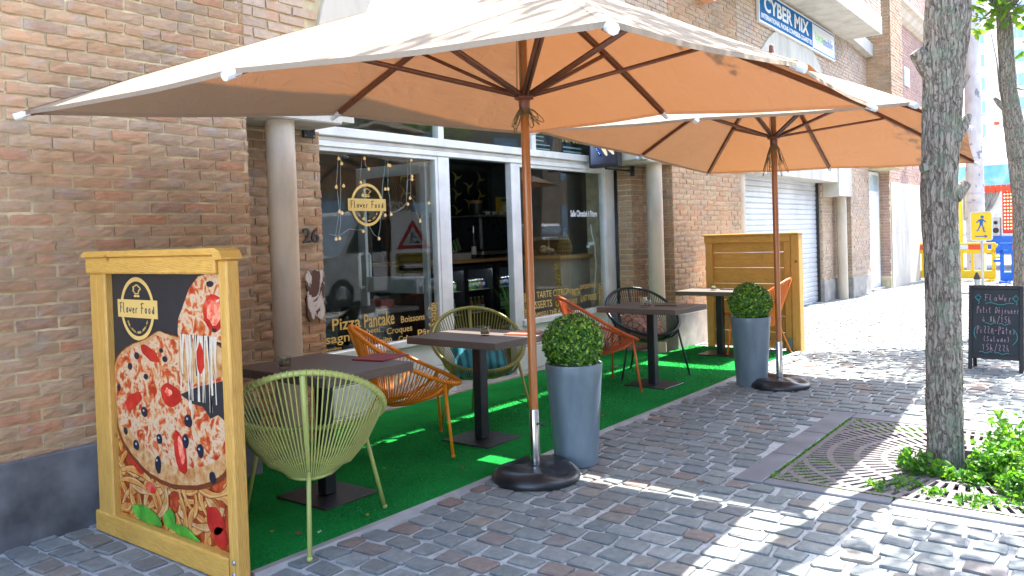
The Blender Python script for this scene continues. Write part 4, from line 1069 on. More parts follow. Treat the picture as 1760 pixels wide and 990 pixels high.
    for k in range(13):
        a = rn.uniform(-.9,.9)+(0 if k % 2 else math.pi)+YAW; ln = rn.uniform(.08,.17)*(1.7 if kn == 0 else 1); wd = rn.uniform(.012,.03)
        o_ = Vector((P[0],P[1],hubz-.09)); dx = Vector((math.cos(a), math.sin(a), 0)); ty = Vector((-math.sin(a), math.cos(a), 0)); sp = rn.uniform(.2,.75) if kn else rn.uniform(.1,.35)
        pts = []
        for e in range(15):
            th = 2*math.pi*e/14; l = ln*(1-math.cos(th))/2
            pts.append(o_+dx*(.03+l*sp)+Vector((0,0,-l*(1.25-sp)))+ty*wd*math.sin(th)+Vector((0,0,wd*math.sin(th)*.7)))
        q.tube(pts, .0026, 5)
    for k in range(5): q.tube([(P[0]+.034*math.cos(2*math.pi*e/16), P[1]+.034*math.sin(2*math.pi*e/16), hubz-.085-.007*k+.004*math.sin(e+k)) for e in range(16)], .0033, 5, closed=True)
    q.build('cord', mat('olive rope', (.17,.13,.055), .8, var=.3, vs=60), t, True, smooth=True)
    q = MB()
    for k in (-1,1,0): q.tube([(P[0]+.03*k,P[1]-.032,hubz+.0),(P[0]+.02*k,P[1]-.034,hubz+.28),(P[0],P[1]-.03,apex-.1)], .003, 5)
    q.build('halyard', mat('light rope', (.25,.19,.09), .8), t, True, smooth=True)
    return t
# tips run round the rectangle: near wall corner, near middle, near street corner, street middle, far street corner, far middle, far wall corner, wall middle
parasol('large taupe parasol in the foreground, its pole by the pizza poster end', (-2.91,3.985),
        [(-4.38,1.74,2.21),(-2.69,1.81,2.175),(-1.19,2.07,2.125),(-1.18,3.74,2.255),(-1.29,5.54,2.28),(-2.76,5.57,2.41),(-4.04,5.56,2.395),(-4.23,3.63,2.38)], 3.11, 2.36, 1, 1, R(20))
parasol('second taupe parasol farther along, beside the far planter', (-2.605,7.52),
        [(-4.05,5.70,2.42),(-2.54,5.68,2.35),(-1.05,5.60,2.27),(-1.02,7.55,2.30),(-1.22,9.55,2.13),(-2.66,9.50,2.18),(-4.08,9.40,2.22),(-3.98,7.47,2.31)], 3.05, 2.36, 2, 0, R(70))
# ---------------------------------------------------------------- signs on the facade
blue_s = mat('sign blue', (.004,.11,.30), .6, var=.05, spec=.05); sw = mat('sign white', (.62,.63,.63), .4, var=.05)
sg = thing('shop_sign', 'blue and white CYBER MIX sign board above the roller shutter bay', 'sign', (F,14.4,4.9))
q = MB(); q.rbox((F+.01,12.34,4.72),(F+.06,16.45,5.24),.004); q.build('panel', sw, sg, True)
q = MB(); q.box((F+.061,12.37,4.75),(F+.063,15.02,5.21)); q.build('blue_field', blue_s, sg, True)
q = MB()
for a in ((15.05,16.42,5.195,5.215),(15.05,16.42,4.745,4.765),(16.40,16.42,4.745,5.215)): q.box((F+.061,a[0],a[2]),(F+.063,a[1],a[3]))
q.build('blue_border', blue_s, sg, True)
fx = F+.064
text('CYBER MIX', (fx,12.55,4.92), (0,1,0), (0,0,1), 2.25, .25, sw, sg, bold=.03)
text('INTERNATIONAL PHONE-CONFISERIE-CIGARETTES', (fx,12.42,4.79), (0,1,0), (0,0,1), 2.55, .085, sw, sg, bold=.025)
text('Lyca', (fx,15.20,4.88), (0,1,0), (0,0,1), .46, .20, mat('sign green', (.22,.58,.05), .4), sg, bold=.01)
text('mobile', (fx,15.68,4.90), (0,1,0), (0,0,1), .62, .17, mat('sign navy', (.03,.10,.42), .4), sg, bold=.01)
# projecting light box with the hand and blue string
ps2 = thing('projecting_sign', 'black light box with a cream pointing shape and blue beads, hung by the right jamb', 'sign', (-4.9,8.3,2.5))
q = MB(); q.rbox((-5.10,8.26,2.29),(-4.70,8.36,2.86),.006); q.build('box', M_['black'], ps2, True)
def mat_glowpanel():
    mt, t, p = new_mat('lit panel'); v = coords(t); s_ = nd(t, 'ShaderNodeSeparateXYZ'); t.links.new(v, s_.inputs[0])
    f = mth(t, 'ADD', mth(t, 'MULTIPLY', mth(t, 'ADD', s_.outputs[2], -2.29), 1.2), mth(t, 'MULTIPLY', mth(t, 'ADD', s_.outputs[0], 4.72), -1.3))
    c = ramp(t, f, [(.25,(.03,.03,.045)),(.5,(.10,.12,.20)),(.85,(.42,.48,.66))])
    t.links.new(c, p.inputs['Base Color']); p.inputs['Roughness'].default_value = .3; return mt
q = MB(); q.box((-5.07,8.256,2.33),(-4.73,8.259,2.83)); q.build('panel', mat_glowpanel(), ps2, True)
xf = lambda u, v, t: (u, 8.255-t, v)
hand = smooth_poly([(-4.965,2.83),(-4.93,2.74),(-4.95,2.65),(-4.95,2.57),(-4.905,2.49),(-4.86,2.42),(-4.835,2.42),(-4.84,2.46),(-4.875,2.53),(-4.80,2.46),(-4.755,2.42),(-4.74,2.44),(-4.79,2.53),(-4.80,2.60),(-4.82,2.70),(-4.85,2.78),(-4.87,2.83)], 2)
q = MB(); q.prism(hand, xf, 0, .006); q.build('cream_shape', mat('cream lit plastic', (.75,.55,.35), .4, emit=((1,.72,.45),.06)), ps2, True)
pth = [(-4.97,2.80),(-4.99,2.74),(-5.01,2.70),(-4.98,2.66),(-4.96,2.62),(-4.99,2.57),(-4.98,2.52),(-4.95,2.47),(-4.92,2.43)]
q = MB(); q.tube([xf(u,v,.004) for u,v in pth], .021, 8); q.build('blue_cord', mat('deep blue tube', (.01,.05,.30), .3), ps2, True, smooth=True)
q = MB()
for i in range(len(pth)-1):
    for s_ in (.2,.6):
        a, b = pth[i], pth[i+1]; q.lathe([(0,-.004),(.0045,0),(0,.004)], 6, xf(a[0]*(1-s_)+b[0]*s_, a[1]*(1-s_)+b[1]*s_, .027))
q.build('beads', mat('lit beads', (.5,.7,1), .3, emit=((.6,.85,1),.4)), ps2, True)
q = MB(); q.tube([(-4.90,8.31,2.29),(-4.90,8.31,2.275),(-4.90,8.58,2.275),(-4.90,8.97,2.275)], .012, 8); q.build('arm', M_['black'], ps2, True, smooth=True)
q = MB(); q.rbox((-4.93,8.955,2.21),(-4.87,8.972,2.335),.004); q.build('wall_plate', M_['black'], ps2, True)
# menu screens behind the upper glass
tv = thing('menu_screen', 'dark menu board reading TOP SOIR behind the upper window', 'screen', (-5.35,8.0,2.6))
q = MB(); q.rbox((-5.40,7.32,2.46),(-5.36,8.02,2.95),.005); q.rbox((-5.40,8.04,2.46),(-5.36,8.60,2.95),.005); q.build('panel', M_['black'], tv, True)
ltx = mat('menu lettering', (.28,.42,.45), .4, emit=((.3,.5,.55),.02)); yl = mat('menu yellow', (.45,.42,.10), .4, emit=((.6,.55,.12),.04))
text('TOP SOIR', (-5.355,8.06,2.62), (0,1,0), (0,0,1), .50, .10, yl, tv, bold=.03)
q = MB(); rn = random.Random(2)
for k in range(9):
    z = 2.50+k*.047; q.box((-5.356,7.52,z),(-5.354,7.52+rn.uniform(.16,.30),z+.012))
for k in range(2): q.box((-5.356,8.10,2.50+k*.05),(-5.354,8.5,2.52+k*.05))
q.build('text_lines', ltx, tv, True)
# small wall lamp high on the brick
wl = thing('wall_lamp', 'small grey box lamp fixed high on the brick between the arches', 'lamp', (F,10.3,4.6))
q = MB(); q.rbox((F+.005,10.12,4.60),(F+.20,10.40,4.80),.01); q.build('housing', M_['steel'], wl, True)
q = MB(); q.rbox((F+.02,10.14,4.575),(F+.18,10.38,4.599),.006); q.build('lens', mat('amber lens', (.55,.25,.12), .3), wl, True)

# ---------------------------------------------------------------- inside the cafe
ct = thing('bar_counter', 'black bar counter with a honey wood top inside the cafe', 'counter', (-7.5,8.9,0))
q = MB(); q.rbox((-8.0,7.35,1.16),(-7.05,10.4,1.205),.006); q.build('worktop', M_['counter'], ct, True)
q = MB(); q.box((-7.95,7.45,.01),(-7.72,10.4,1.155)); q.build('carcass', M_['dark'], ct, True)
stl = mat('fridge lining', (.30,.32,.34), .4)
lit = mat('fridge lamp', (.7,.75,.8), .4, emit=((.85,.92,1),5.0))
for fi, y0 in enumerate((7.62,8.24,8.92)):
    f_ = thing('bottle_fridge', ['nearest','middle','farthest'][fi]+' black glass door fridge of drinks under the bar counter', 'fridge', (-7.4,y0+.32,.012), group='glass door fridges under the counter')
    w_ = .64
    q = MB()
    for a in (((-7.7,y0,.02),(-7.12,y0+.03,1.13)),((-7.7,y0+w_-.03,.02),(-7.12,y0+w_,1.13)),((-7.7,y0+.03,.02),(-7.12,y0+w_-.03,.12)),((-7.7,y0+.03,1.09),(-7.12,y0+w_-.03,1.13))): q.box(*a)
    q.build('cabinet', M_['black'], f_, True)
    q = MB(); q.box((-7.71,y0+.03,.12),(-7.69,y0+w_-.03,1.09)); q.build('back_panel', stl, f_, True)
    for k, z in enumerate((.46,.78)):
        q = MB(); q.rbox((-7.68,y0+.03,z-.008),(-7.17,y0+w_-.03,z),.002); q.build('shelf', stl, f_, True)
    q = MB()
    for a in (((-7.118,y0+.005,.10),(-7.09,y0+.06,1.12)),((-7.118,y0+w_-.06,.10),(-7.09,y0+w_-.005,1.12)),((-7.118,y0+.06,.10),(-7.09,y0+w_-.06,.155)),((-7.118,y0+.06,1.065),(-7.09,y0+w_-.06,1.12))): q.rbox(*a, .003)
    d_ = q.build('door', M_['black'], f_, True)
    q = MB(); q.box((-7.106,y0+.06,.155),(-7.100,y0+w_-.06,1.065)); q.build('pane', M_['jar'], d_)
    q = MB(); q.box((-7.2,y0+.07,1.075),(-7.18,y0+w_-.07,1.088)); q.build('strip_light', lit, f_, True)
can_cols = [('lime green',(.22,.50,.03)),('red',(.50,.02,.02)),('orange',(.72,.25,.02)),('blue',(.02,.09,.38)),('yellow',(.65,.50,.04)),('dark green',(.02,.22,.06))]
cmats = {n: mat(n+' can', c, .3, metal=.35, var=.05) for n, c in can_cols}
def can(n):
    t = thing('drink_can', '', 'can')
    q = MB(); q.lathe([(.026,0),(.033,.008),(.033,.125)], 16); q.build('body', cmats[n], t, smooth=True, angle=40)
    q = MB(); q.lathe([(.033,.1252),(.027,.138),(.025,.136),(0,.136)], 16); q.build('lid', M_['chrome'], t, smooth=True, angle=40)
    q = MB(); q.lathe([(.0333,.045),(.0336,.05),(.0336,.085),(.0333,.09)], 16); q.build('band', sw if n != 'yellow' else cmats['red'], t, smooth=True)
    return t
protos = {}
side = ['nearest','middle','farthest']
def place(kind, n, mk, fi, sh, i, y, x, z):
    lab = f"{n} {kind} in the {sh} row of the {side[fi]} bar fridge"
    grp = f"{n} {kind}s in the {sh} row, {side[fi]} fridge"
    if (kind, n) not in protos:
        t = mk(n); protos[(kind,n)] = t; t.location = (x,y,z); t['label'] = lab; t['group'] = grp
    else: dup(protos[(kind,n)], (x,y,z), .7*i, lab, grp)
rows = {0: ['yellow','lime green','yellow','lime green','red','yellow','lime green'], 1: ['lime green','red','lime green','lime green','dark green','orange','blue'], 2: ['blue','blue','red','blue','blue','blue','orange']}
for fi, y0 in enumerate((7.62,8.24,8.92)):
    for i, n in enumerate(rows[fi]): place('can', n, can, fi, 'top', i, y0+.10+i*.074, -7.24, .782)
bcols = {'orange': (.60,.20,.02), 'green': (.02,.20,.05), 'brown': (.16,.05,.015), 'clear blue': (.10,.28,.38)}
bm_ = {n: mat(n+' bottle glass', c, .12, var=.05, coat=.5) for n, c in bcols.items()}
def bottle(n):
    t = thing('drink_bottle', '', 'bottle')
    q = MB(); q.lathe([(.028,0),(.030,.006),(.030,.115),(.024,.145),(.012,.175),(.012,.20)], 16); q.build('body', bm_[n], t, smooth=True, angle=50)
    q = MB(); q.lathe([(.0145,.198),(.0145,.212),(0,.213)], 12); q.build('cap', sw if n != 'green' else M_['steel'], t, smooth=True, angle=40)
    q = MB(); q.lathe([(.0305,.035),(.0308,.04),(.0308,.09),(.0305,.095)], 16); q.build('band', sw, t, smooth=True)
    return t
brow = {0: ['clear blue','clear blue','clear blue','green','clear blue','clear blue'], 1: ['orange','brown','orange','green','orange','brown'], 2: ['clear blue','orange','clear blue','clear blue','green','clear blue']}
for fi, y0 in enumerate((7.62,8.24,8.92)):
    for i, n in enumerate(brow[fi]): place('bottle', n, bottle, fi, 'middle', i, y0+.11+i*.085, -7.25, .462)
    for i, n in enumerate(rows[fi][:5]): place('can', n, can, fi, 'bottom', i, y0+.12+i*.10, -7.25, .122)
# espresso machine, seen from its back
em = thing('espresso_machine', 'large black espresso machine standing on the bar counter', 'coffee machine', (-7.55,9.3,1.207))
q = MB(); q.rbox((-7.95,8.85,1.31),(-7.30,9.86,1.80),.03); q.build('body', mat('black gloss metal', (.022,.024,.03), .3, bs=20, bstr=.03), em, True)
q = MB(); q.rbox((-7.92,8.95,1.25),(-7.36,9.78,1.309),.01); q.build('drip_tray', M_['steel'], em, True)
for (x,y) in ((-7.88,9.0),(-7.42,9.0),(-7.88,9.72),(-7.42,9.72)): q = MB(); q.lathe([(.025,0),(.02,.045)], 10, (x,y,1.207)); q.build('foot', M_['black'], em, True)
q = MB(); q.rbox((-7.93,8.87,1.802),(-7.33,9.84,1.83),.008); q.build('cup_rail', M_['steel'], em, True)
for i in range(6):
    c = MB(); c.lathe([(.022,0),(.034,.05),(.032,.05),(.02,.006),(0,.006)], 14); o = c.build('espresso_cup', sw, smooth=True, angle=40); o.location = (-7.45-.04*(i % 2), 9.18+i*.085, 1.832)
    tag(o, 'small white cup upturned on top of the espresso machine', 'cup', 'white cups on the espresso machine')
jr = thing('storage_jar', 'dark jar with an orange wooden lid on the espresso machine', 'jar', (-7.55,9.06,1.832))
q = MB(); q.lathe([(.085,0),(.09,.01),(.09,.17)], 20); q.build('body', M_['rubber'], jr, smooth=True, angle=40)
q = MB(); q.lathe([(.095,.171),(.095,.215),(0,.218)], 20); q.build('lid', M_['counter'], jr, smooth=True, angle=40)
cb = thing('cereal_box', 'yellow carton standing on the espresso machine', 'box', (-7.5,9.62,1.832))
q = MB(); q.rbox((-.05,-.10,0),(.05,.10,.27),.003); q.build('carton', mat('yellow carton', (.62,.42,.05), .5), cb)
q = MB(); q.lathe([(.0,0),(.06,.0005),(.06,.001)], 20, M=Matrix.Translation((.0515,0,.10)) @ Matrix.Rotation(R(90),4,'Y')); q.build('printed_disc', sw, cb)
q = MB(); q.box((.0505,-.08,.20),(.052,.08,.245)); q.build('printed_band', blue_s, cb)
bs_ = thing('back_shelf', 'tall black cabinet behind the bar counter', 'cabinet', (-8.3,8.6,0))
q = MB(); q.rbox((-8.55,7.7,.01),(-8.12,8.55,1.9),.01); q.rbox((-8.55,8.56,.01),(-8.16,9.5,1.86),.01); q.build('cabinet', M_['black'], bs_, True)
q = MB(); q.tube([(-8.11,8.5,1.2),(-8.11,8.5,1.6)], .008, 8); q.build('handle', M_['steel'], bs_, True)
fl = thing('flower_bunch', 'small bunch of white flowers on the black cabinet', 'flowers', (-8.3,8.15,1.9))
q = MB(); rn = random.Random(8)
for i in range(60):
    c = Vector((rn.gauss(0,.05), rn.gauss(0,.09), .06+rn.random()*.09)); s_ = .02
    q.add([c+Vector((rn.uniform(-s_,s_),rn.uniform(-s_,s_),rn.uniform(-s_,s_))) for _ in range(4)], [(0,1,2,3)])
q.build('petals', mat('white petals', (.6,.6,.52), .7), fl); q = MB(); q.lathe([(.05,0),(.06,.06),(.05,.06),(0,.05)], 14); q.build('bowl', M_['steel'], fl, smooth=True)
bt_ = thing('syrup_bottle', 'slim dark bottle with a silver top beside the espresso machine', 'bottle', (-7.25,8.62,1.207))
q = MB(); q.lathe([(.033,0),(.035,.01),(.035,.22),(.014,.30),(.014,.36)], 16); q.build('body', M_['rubber'], bt_, smooth=True, angle=50)
q = MB(); q.lathe([(.016,.36),(.016,.44),(.008,.47),(0,.47)], 12); q.build('top', M_['chrome'], bt_, smooth=True, angle=50)
q = MB(); q.lathe([(.0355,.06),(.0358,.065),(.0358,.17),(.0355,.175)], 16); q.build('band', sw, bt_, smooth=True)
sk = thing('snack_rack', 'open wooden box of green snack packets on the bar counter', 'snack box', (-7.22,8.2,1.207))
q = MB(); q.rbox((-.10,-.20,0),(.10,.20,.09),.004); q.build('crate', M_['ply'], sk)
q = MB()
for i in range(6): q.box((-.08,-.14+i*.05,.09),(-.07,-.10+i*.05,.26), Matrix.Translation((0,.02*i,0)) @ Matrix.Rotation(R(24),4,'X'))
q.build('packets', mat('silver green packet', (.18,.30,.14), .3, metal=.4), sk)
q = MB(); rn = random.Random(1)
for i in range(14): q.lathe([(0,-.018),(.02,0),(0,.018)], 8, (rn.uniform(-.08,.08),rn.uniform(-.19,.0),.10+rn.random()*.02))
q.build('sweets', mat('mixed sweets', (.45,.35,.30), .5, var=.7, vs=30), sk)
# right hand oak counter with things on it
oc = thing('display_counter', 'pale grey oak display counter behind the right window', 'counter', (-5.8,8.9,0))
q = MB(); q.rbox((-6.2,8.22,1.20),(-5.52,9.3,1.245),.004); q.build('worktop', M_['counter'], oc, True)
q = MB(); q.rbox((-6.15,8.30,.01),(-5.58,9.25,1.198),.004); q.build('carcass', M_['ply'], oc, True)
ln = thing('wicker_lantern', 'gold teardrop wicker lantern on the display counter', 'lantern', (-5.72,8.62,1.247))
q = MB()
for k in range(16): 
    a = 2*math.pi*k/16; q.tube([(r_*math.cos(a+z*3), r_*math.sin(a+z*3), z) for r_, z in ((.05,0),(.085,.05),(.09,.10),(.07,.17),(.035,.24),(.012,.30))], .005, 5)
for z, r_ in ((.0,.05),(.05,.086),(.10,.091),(.17,.071),(.24,.036)): q.tube([(r_*math.cos(2*math.pi*e/20), r_*math.sin(2*math.pi*e/20), z) for e in range(20)], .006, 5, closed=True)
q.build('weave', mat('gold wicker', (.30,.19,.06), .4, metal=.4), ln, smooth=True)
q = MB(); q.tube([(.025*math.cos(2*math.pi*e/14),0,.325+.025*math.sin(2*math.pi*e/14)) for e in range(14)], .004, 5, closed=True); q.build('ring', M_['iron'], ln, smooth=True)
bk = thing('bread_basket', 'low glass bowl of pale rolls on the display counter', 'basket', (-5.85,8.38,1.247))
q = MB(); q.lathe([(.10,0),(.17,.07),(.165,.07),(.095,.008),(0,.008)], 24); q.build('bowl', M_['jar'], bk, smooth=True, angle=40)
rn = random.Random(6)
for i in range(9):
    q = MB(); cx, cy = rn.uniform(-.08,.08), rn.uniform(-.08,.08); q.lathe([(0,-.03),(.03,-.02),(.04,0),(.03,.022),(0,.032)], 12, (cx,cy,.06+.02*(i//4))); q.build('roll', mat('bread crust', (.42,.30,.16), .7), bk, smooth=True)
ub = thing('tray_stand', 'small wooden tray on a stand above the bread bowl', 'tray', (-5.95,8.45,1.247))
q = MB(); q.tube([(0,.14,0),(0,.14,.22)], .008, 8); q.lathe([(.05,0),(.05,.006)], 14, (0,.14,0)); q.build('stand', M_['steel'], ub)
q = MB(); q.rbox((-.12,-.14,.221),(.12,.18,.236),.003); q.build('board', M_['counter'], ub)
gs = thing('dried_grass_vase', 'vase of long green grass blades inside the right window', 'plant', (-5.75,7.55,0))
q = MB(); q.lathe([(.09,.012),(.12,.30),(.08,.42),(.07,.42),(0,.40)], 20); q.build('vase', M_['black'], gs, smooth=True, angle=50)
q = MB(); rn = random.Random(9)
for i in range(90):
    a = rn.uniform(0,6.28); l = rn.uniform(.35,.75); sp = rn.uniform(.1,.55); w_ = .004
    b0 = Vector((.03*math.cos(a),.03*math.sin(a),.40)); p1 = b0+Vector((math.cos(a)*l*sp*.5, math.sin(a)*l*sp*.5, l*.6)); p2 = b0+Vector((math.cos(a)*l*sp*1.2, math.sin(a)*l*sp*1.2, l*.95)); s_ = Vector((-math.sin(a), math.cos(a), 0))*w_
    q.add([b0-s_,b0+s_,p1+s_,p1-s_,p2], [(0,1,2,3),(3,2,4)])
q.build('blades', M_['weed'], gs)
pm_ = thing('pampas_plume', 'bright yellow dried plume standing beside the display counter', 'plant', (-5.55,8.05,0))
q = MB(); q.lathe([(.07,.012),(.08,.25),(.05,.25),(0,.24)], 16); q.build('pot', M_['black'], pm_, smooth=True, angle=50)
q = MB(); rn = random.Random(10)
for i in range(500):
    z = rn.random(); c = Vector((rn.gauss(0,.02)*(1.6-z)+.05*math.sin(z*3), rn.gauss(0,.025)*(1.6-z)+.12*z, .30+z*.85)); s_ = .022
    q.add([c+Vector((rn.uniform(-s_,s_),rn.uniform(-s_,s_),rn.uniform(-s_,s_))) for _ in range(3)], [(0,1,2)])
q.build('plume', mat('mustard plume', (.50,.36,.03), .8), pm_)
# left room: chairs, curtain, water heater, dark table
def in_chair(label, loc, rz):
    t = thing('dining_chair', label, 'chair', loc, rz, 'black chairs inside the cafe')
    q = MB()
    V = []; n = 10
    for j in range(7):
        for i in range(n+1):
            a = R(-70+140*i/n); z = .42+j*.07; r_ = .23+.02*j/6; w_ = 1-.28*(j/6)**3
            V.append((-r_*math.cos(a)*.9+.02, r_*math.sin(a)*w_, z))
    q.add(V, [(j*(n+1)+i, j*(n+1)+i+1, (j+1)*(n+1)+i+1, (j+1)*(n+1)+i) for j in range(6) for i in range(n)]); q.build('backrest', M_['rubber'], t, smooth=True)
    q = MB(); q.rbox((-.22,-.22,.42),(.22,.22,.46),.02); q.build('seat', M_['rubber'], t)
    for x in (-.18,.18):
        for y in (-.18,.18): q = MB(); q.tube([(x,y,.42),(x*1.25,y*1.25,.0)], .012, 8); q.build('leg', M_['black'], t, smooth=True)
    return t
c1 = in_chair('black shell chair inside the left window, lower left of the door leaf', (-6.25,5.55,.012), R(150))
dup(c1, (-7.1,6.6,.012), R(200), 'black shell chair deeper inside, right of the door leaf')
dup(c1, (-5.95,4.75,.012), R(30), 'black shell chair right behind the left edge of the window')
cu_ = MB(); V = []
for i in range(61):
    y = 5.05+i*.013; x = -7.1+.025*math.sin(i*1.25); V += [(x,y,.3),(x,y,1.75)]
cu_.add(V, [(2*i,2*i+2,2*i+3,2*i+1) for i in range(60)])
tag(cu_.build('curtain', mat('black ribbed cloth', (.02,.02,.023), .8), smooth=True), 'black ribbed curtain hanging inside the left window', 'curtain')
hd = MB(); hd.lathe([(0,-.16),(.09,-.12),(.13,0),(.10,.11),(0,.16)], 20, (-7.05,5.42,1.80)); tag(hd.build('round_speaker', M_['dark'], smooth=True), 'dark round lamp head above the ribbed curtain', 'lamp')
wh = thing('water_heater', 'white wall mounted water heater at the back of the cafe', 'water heater', (-8.3,8.8,1.9))
q = MB(); q.lathe([(.12,-.02),(.20,.03),(.20,.62),(.12,.68),(0,.69)], 28, (-7.0,7.52,1.80)); q.build('tank', sw, wh, True, smooth=True, angle=50)
q = MB(); q.rbox((-6.83,7.47,1.86),(-6.79,7.56,1.95),.004); q.build('dial', M_['dark'], wh, True)
it = thing('dining_table', 'dark square table deeper inside the left window', 'table', (-6.6,6.1,.012))
q = MB(); q.rbox((-.35,-.35,.71),(.35,.35,.75),.004); q.build('tabletop', M_['table'], it)
q = MB(); q.rbox((-.03,-.03,.02),(.03,.03,.71),.004); q.build('post', M_['black'], it)
q = MB(); q.rbox((-.22,-.22,0),(.22,.22,.015),.004); q.build('base_plate', M_['black'], it)
rb = MB(); rb.rbox((-.12,-.10,0),(.12,.10,.09),.006); o = rb.build('napkin_box', mat('dull red box', (.25,.04,.03), .5)); o.location = (-6.55,6.15,.763); tag(o, 'dull red box on the dark table inside the left window', 'box')
mn = thing('strip_lamp', 'white strip lamp on the ceiling inside the left window', 'lamp', (-6.5,5.0,2.6))
q = MB(); q.rbox((-6.9,4.1,2.62),(-6.8,6.0,2.69),.01); q.build('housing', mat('strip lamp tube', (.8,.8,.8), .4, emit=((.95,1,1),.7)), mn, True)
hn = thing('security_cable', 'white cable and plug hanging inside the right window', 'cable', (-5.3,8.6,0))
q = MB(); q.tube([(-5.3,8.58,1.62),(-5.3,8.60,1.50),(-5.3,8.66,1.35),(-5.3,8.68,1.1),(-5.3,8.63,.85),(-5.3,8.6,.62)], .006, 6); q.build('wire', sw, hn, True, smooth=True)
q = MB(); q.rbox((-5.33,8.53,1.36),(-5.29,8.64,1.40),.006, Matrix.Translation((0,.0,.0))); q.rbox((-5.325,8.50,1.33),(-5.30,8.55,1.36),.004); q.build('plug', sw, hn, True)
# string of globe bulbs behind the left pane
bulbs = [(4.524,2.203),(4.553,2.163),(4.814,2.223),(4.859,2.13),(4.761,2.009),(4.486,1.963),(4.567,1.974),(5.097,2.176),(5.118,2.174),(5.049,1.96),(5.084,1.961),(5.392,2.24),(5.396,2.088),(5.395,2.06),(5.674,2.074),(5.359,1.885),(5.328,1.829),(5.613,1.841),(4.511,1.757),(4.539,1.745),(4.778,1.898),(4.78,1.695),(5.038,1.726),(5.112,1.734),(5.484,1.67),(4.465,1.525),(4.504,1.529),(4.767,1.585),(4.951,1.518)]
sl = thing('string_lights', 'string of small warm globe bulbs hanging behind the left cafe window', 'string lights', (-5.27,5.0,1.8))
wir = mat('clear wire', (.45,.45,.42), .4); blm = mat('warm globe bulb', (.50,.32,.14), .3, emit=((1,.60,.25),.07))
q = MB(); xb = -5.272
def W_(*pts): q.tube([(xb+.002*(i % 2),a,b) for i,(a,b) in enumerate(pts)], .0022, 5)
W_((4.53,2.24),(4.524,2.203),(4.50,1.99),(4.52,1.77),(4.47,1.56)); W_((4.56,2.24),(4.545,2.10),(4.545,1.98),(4.53,1.76),(4.53,1.66),(4.50,1.55))
W_((4.40,1.57),(4.45,1.56),(4.50,1.55),(4.56,1.58),(4.62,1.61),(4.72,1.60),(4.767,1.60)); W_((4.80,2.24),(4.775,2.12),(4.761,2.02)); W_((4.83,2.24),(4.83,2.17),(4.86,2.14))
W_((4.778,1.91),(4.78,1.75),(4.80,1.70),(4.86,1.62),(4.90,1.56),(4.95,1.53),(4.98,1.62),(5.0,1.8),(5.02,1.95),(5.07,2.2),(5.08,2.24)); W_((5.10,2.24),(5.10,2.1),(5.09,1.97),(5.11,1.88),(5.115,1.75),(5.17,1.76),(5.26,1.79),(5.32,1.84),(5.33,1.95),(5.34,2.05),(5.395,2.07))
W_((5.36,2.24),(5.35,2.12),(5.34,1.9)); W_((5.39,2.24),(5.39,2.1),(5.38,1.9),(5.42,1.86),(5.45,1.76),(5.484,1.685),(5.55,1.73),(5.61,1.78),(5.64,1.9),(5.67,2.1),(5.67,2.24)); W_((5.03,2.0),(5.02,1.85),(5.03,1.74))
q.build('wire', wir, sl, True, smooth=True)
for (y,z) in bulbs:
    q = MB(); q.lathe([(0,-.0135),(.008,-.011),(.0135,0),(.008,.011),(.004,.018),(0,.020)], 12, (xb+.012,y,z)); q.build('bulb', blm, sl, True, smooth=True)
# ---------------------------------------------------------------- tree grate
def clip_poly(p, x0, x1, y0, y1):
    for ax, lim, sg in ((0,x0,1),(0,x1,-1),(1,y0,1),(1,y1,-1)):
        out = []
        for i in range(len(p)):
            a, b = p[i-1], p[i]; da, db = sg*(a[ax]-lim), sg*(b[ax]-lim)
            if (da >= 0) != (db >= 0):
                s = da/(da-db); out.append((a[0]+(b[0]-a[0])*s, a[1]+(b[1]-a[1])*s))
            if db >= 0: out.append(b)
        p = out
        if not p: return p
    return p
gx, gy = -.80, 5.615; HW = .895
rust = mat('rusty cast iron', (.15,.13,.128), .7, var=.3, vs=14, bs=70, bstr=.4)
q = MB()
def wedge(r0, r1, a0, a1, n=1, z=.004):
    pts = [(gx+r0*math.cos(a0+(a1-a0)*i/n), gy+r0*math.sin(a0+(a1-a0)*i/n)) for i in range(n,-1,-1)]+[(gx+r1*math.cos(a0+(a1-a0)*i/n), gy+r1*math.sin(a0+(a1-a0)*i/n)) for i in range(n+1)]
    pts = clip_poly(pts, gx-HW, gx+HW, gy-HW, gy+HW)
    if len(pts) > 2: q.prism(pts, lambda u,v,t: (u,v,t), -.010, z)
rr_ = .27; slots = []
while rr_ < 1.30:
    solid = .038 if rr_ > .3 else .045
    for k in range(48): wedge(rr_, rr_+solid, 2*math.pi*k/48, 2*math.pi*(k+1)/48)
    rr_ += solid; L = .125 if rr_ < 1.0 else .10
    N = int(2*math.pi*(rr_+L/2)/.056)
    for k in range(N):
        a = 2*math.pi*k/N; h = (2*math.pi/N)*.5*.56; wedge(rr_, rr_+L, a-h, a+h); slots.append((rr_, L, a+math.pi/N))
    rr_ += L
for a in (((gx-HW,gy-HW),(gx-HW+.035,gy+HW)),((gx+HW-.035,gy-HW),(gx+HW,gy+HW)),((gx-HW+.035,gy-HW),(gx+HW-.035,gy-HW+.035)),((gx-HW+.035,gy+HW-.035),(gx+HW-.035,gy+HW))):
    q.box((*a[0],-.010),(*a[1],.006))
tag(q.build('tree_grate', rust), 'square rusty cast iron grate with radial slots around the near tree', 'tree grate')
# ring collar round the trunk hole
q = MB(); q.lathe([(.255,-.05),(.255,.022),(.275,.022),(.275,-.05)], 40, (gx,gy,0)); tag(q.build('ring_collar', mat('grey iron ring', (.12,.12,.125), .6), smooth=False), 'grey iron ring round the hole in the tree grate', 'ring')
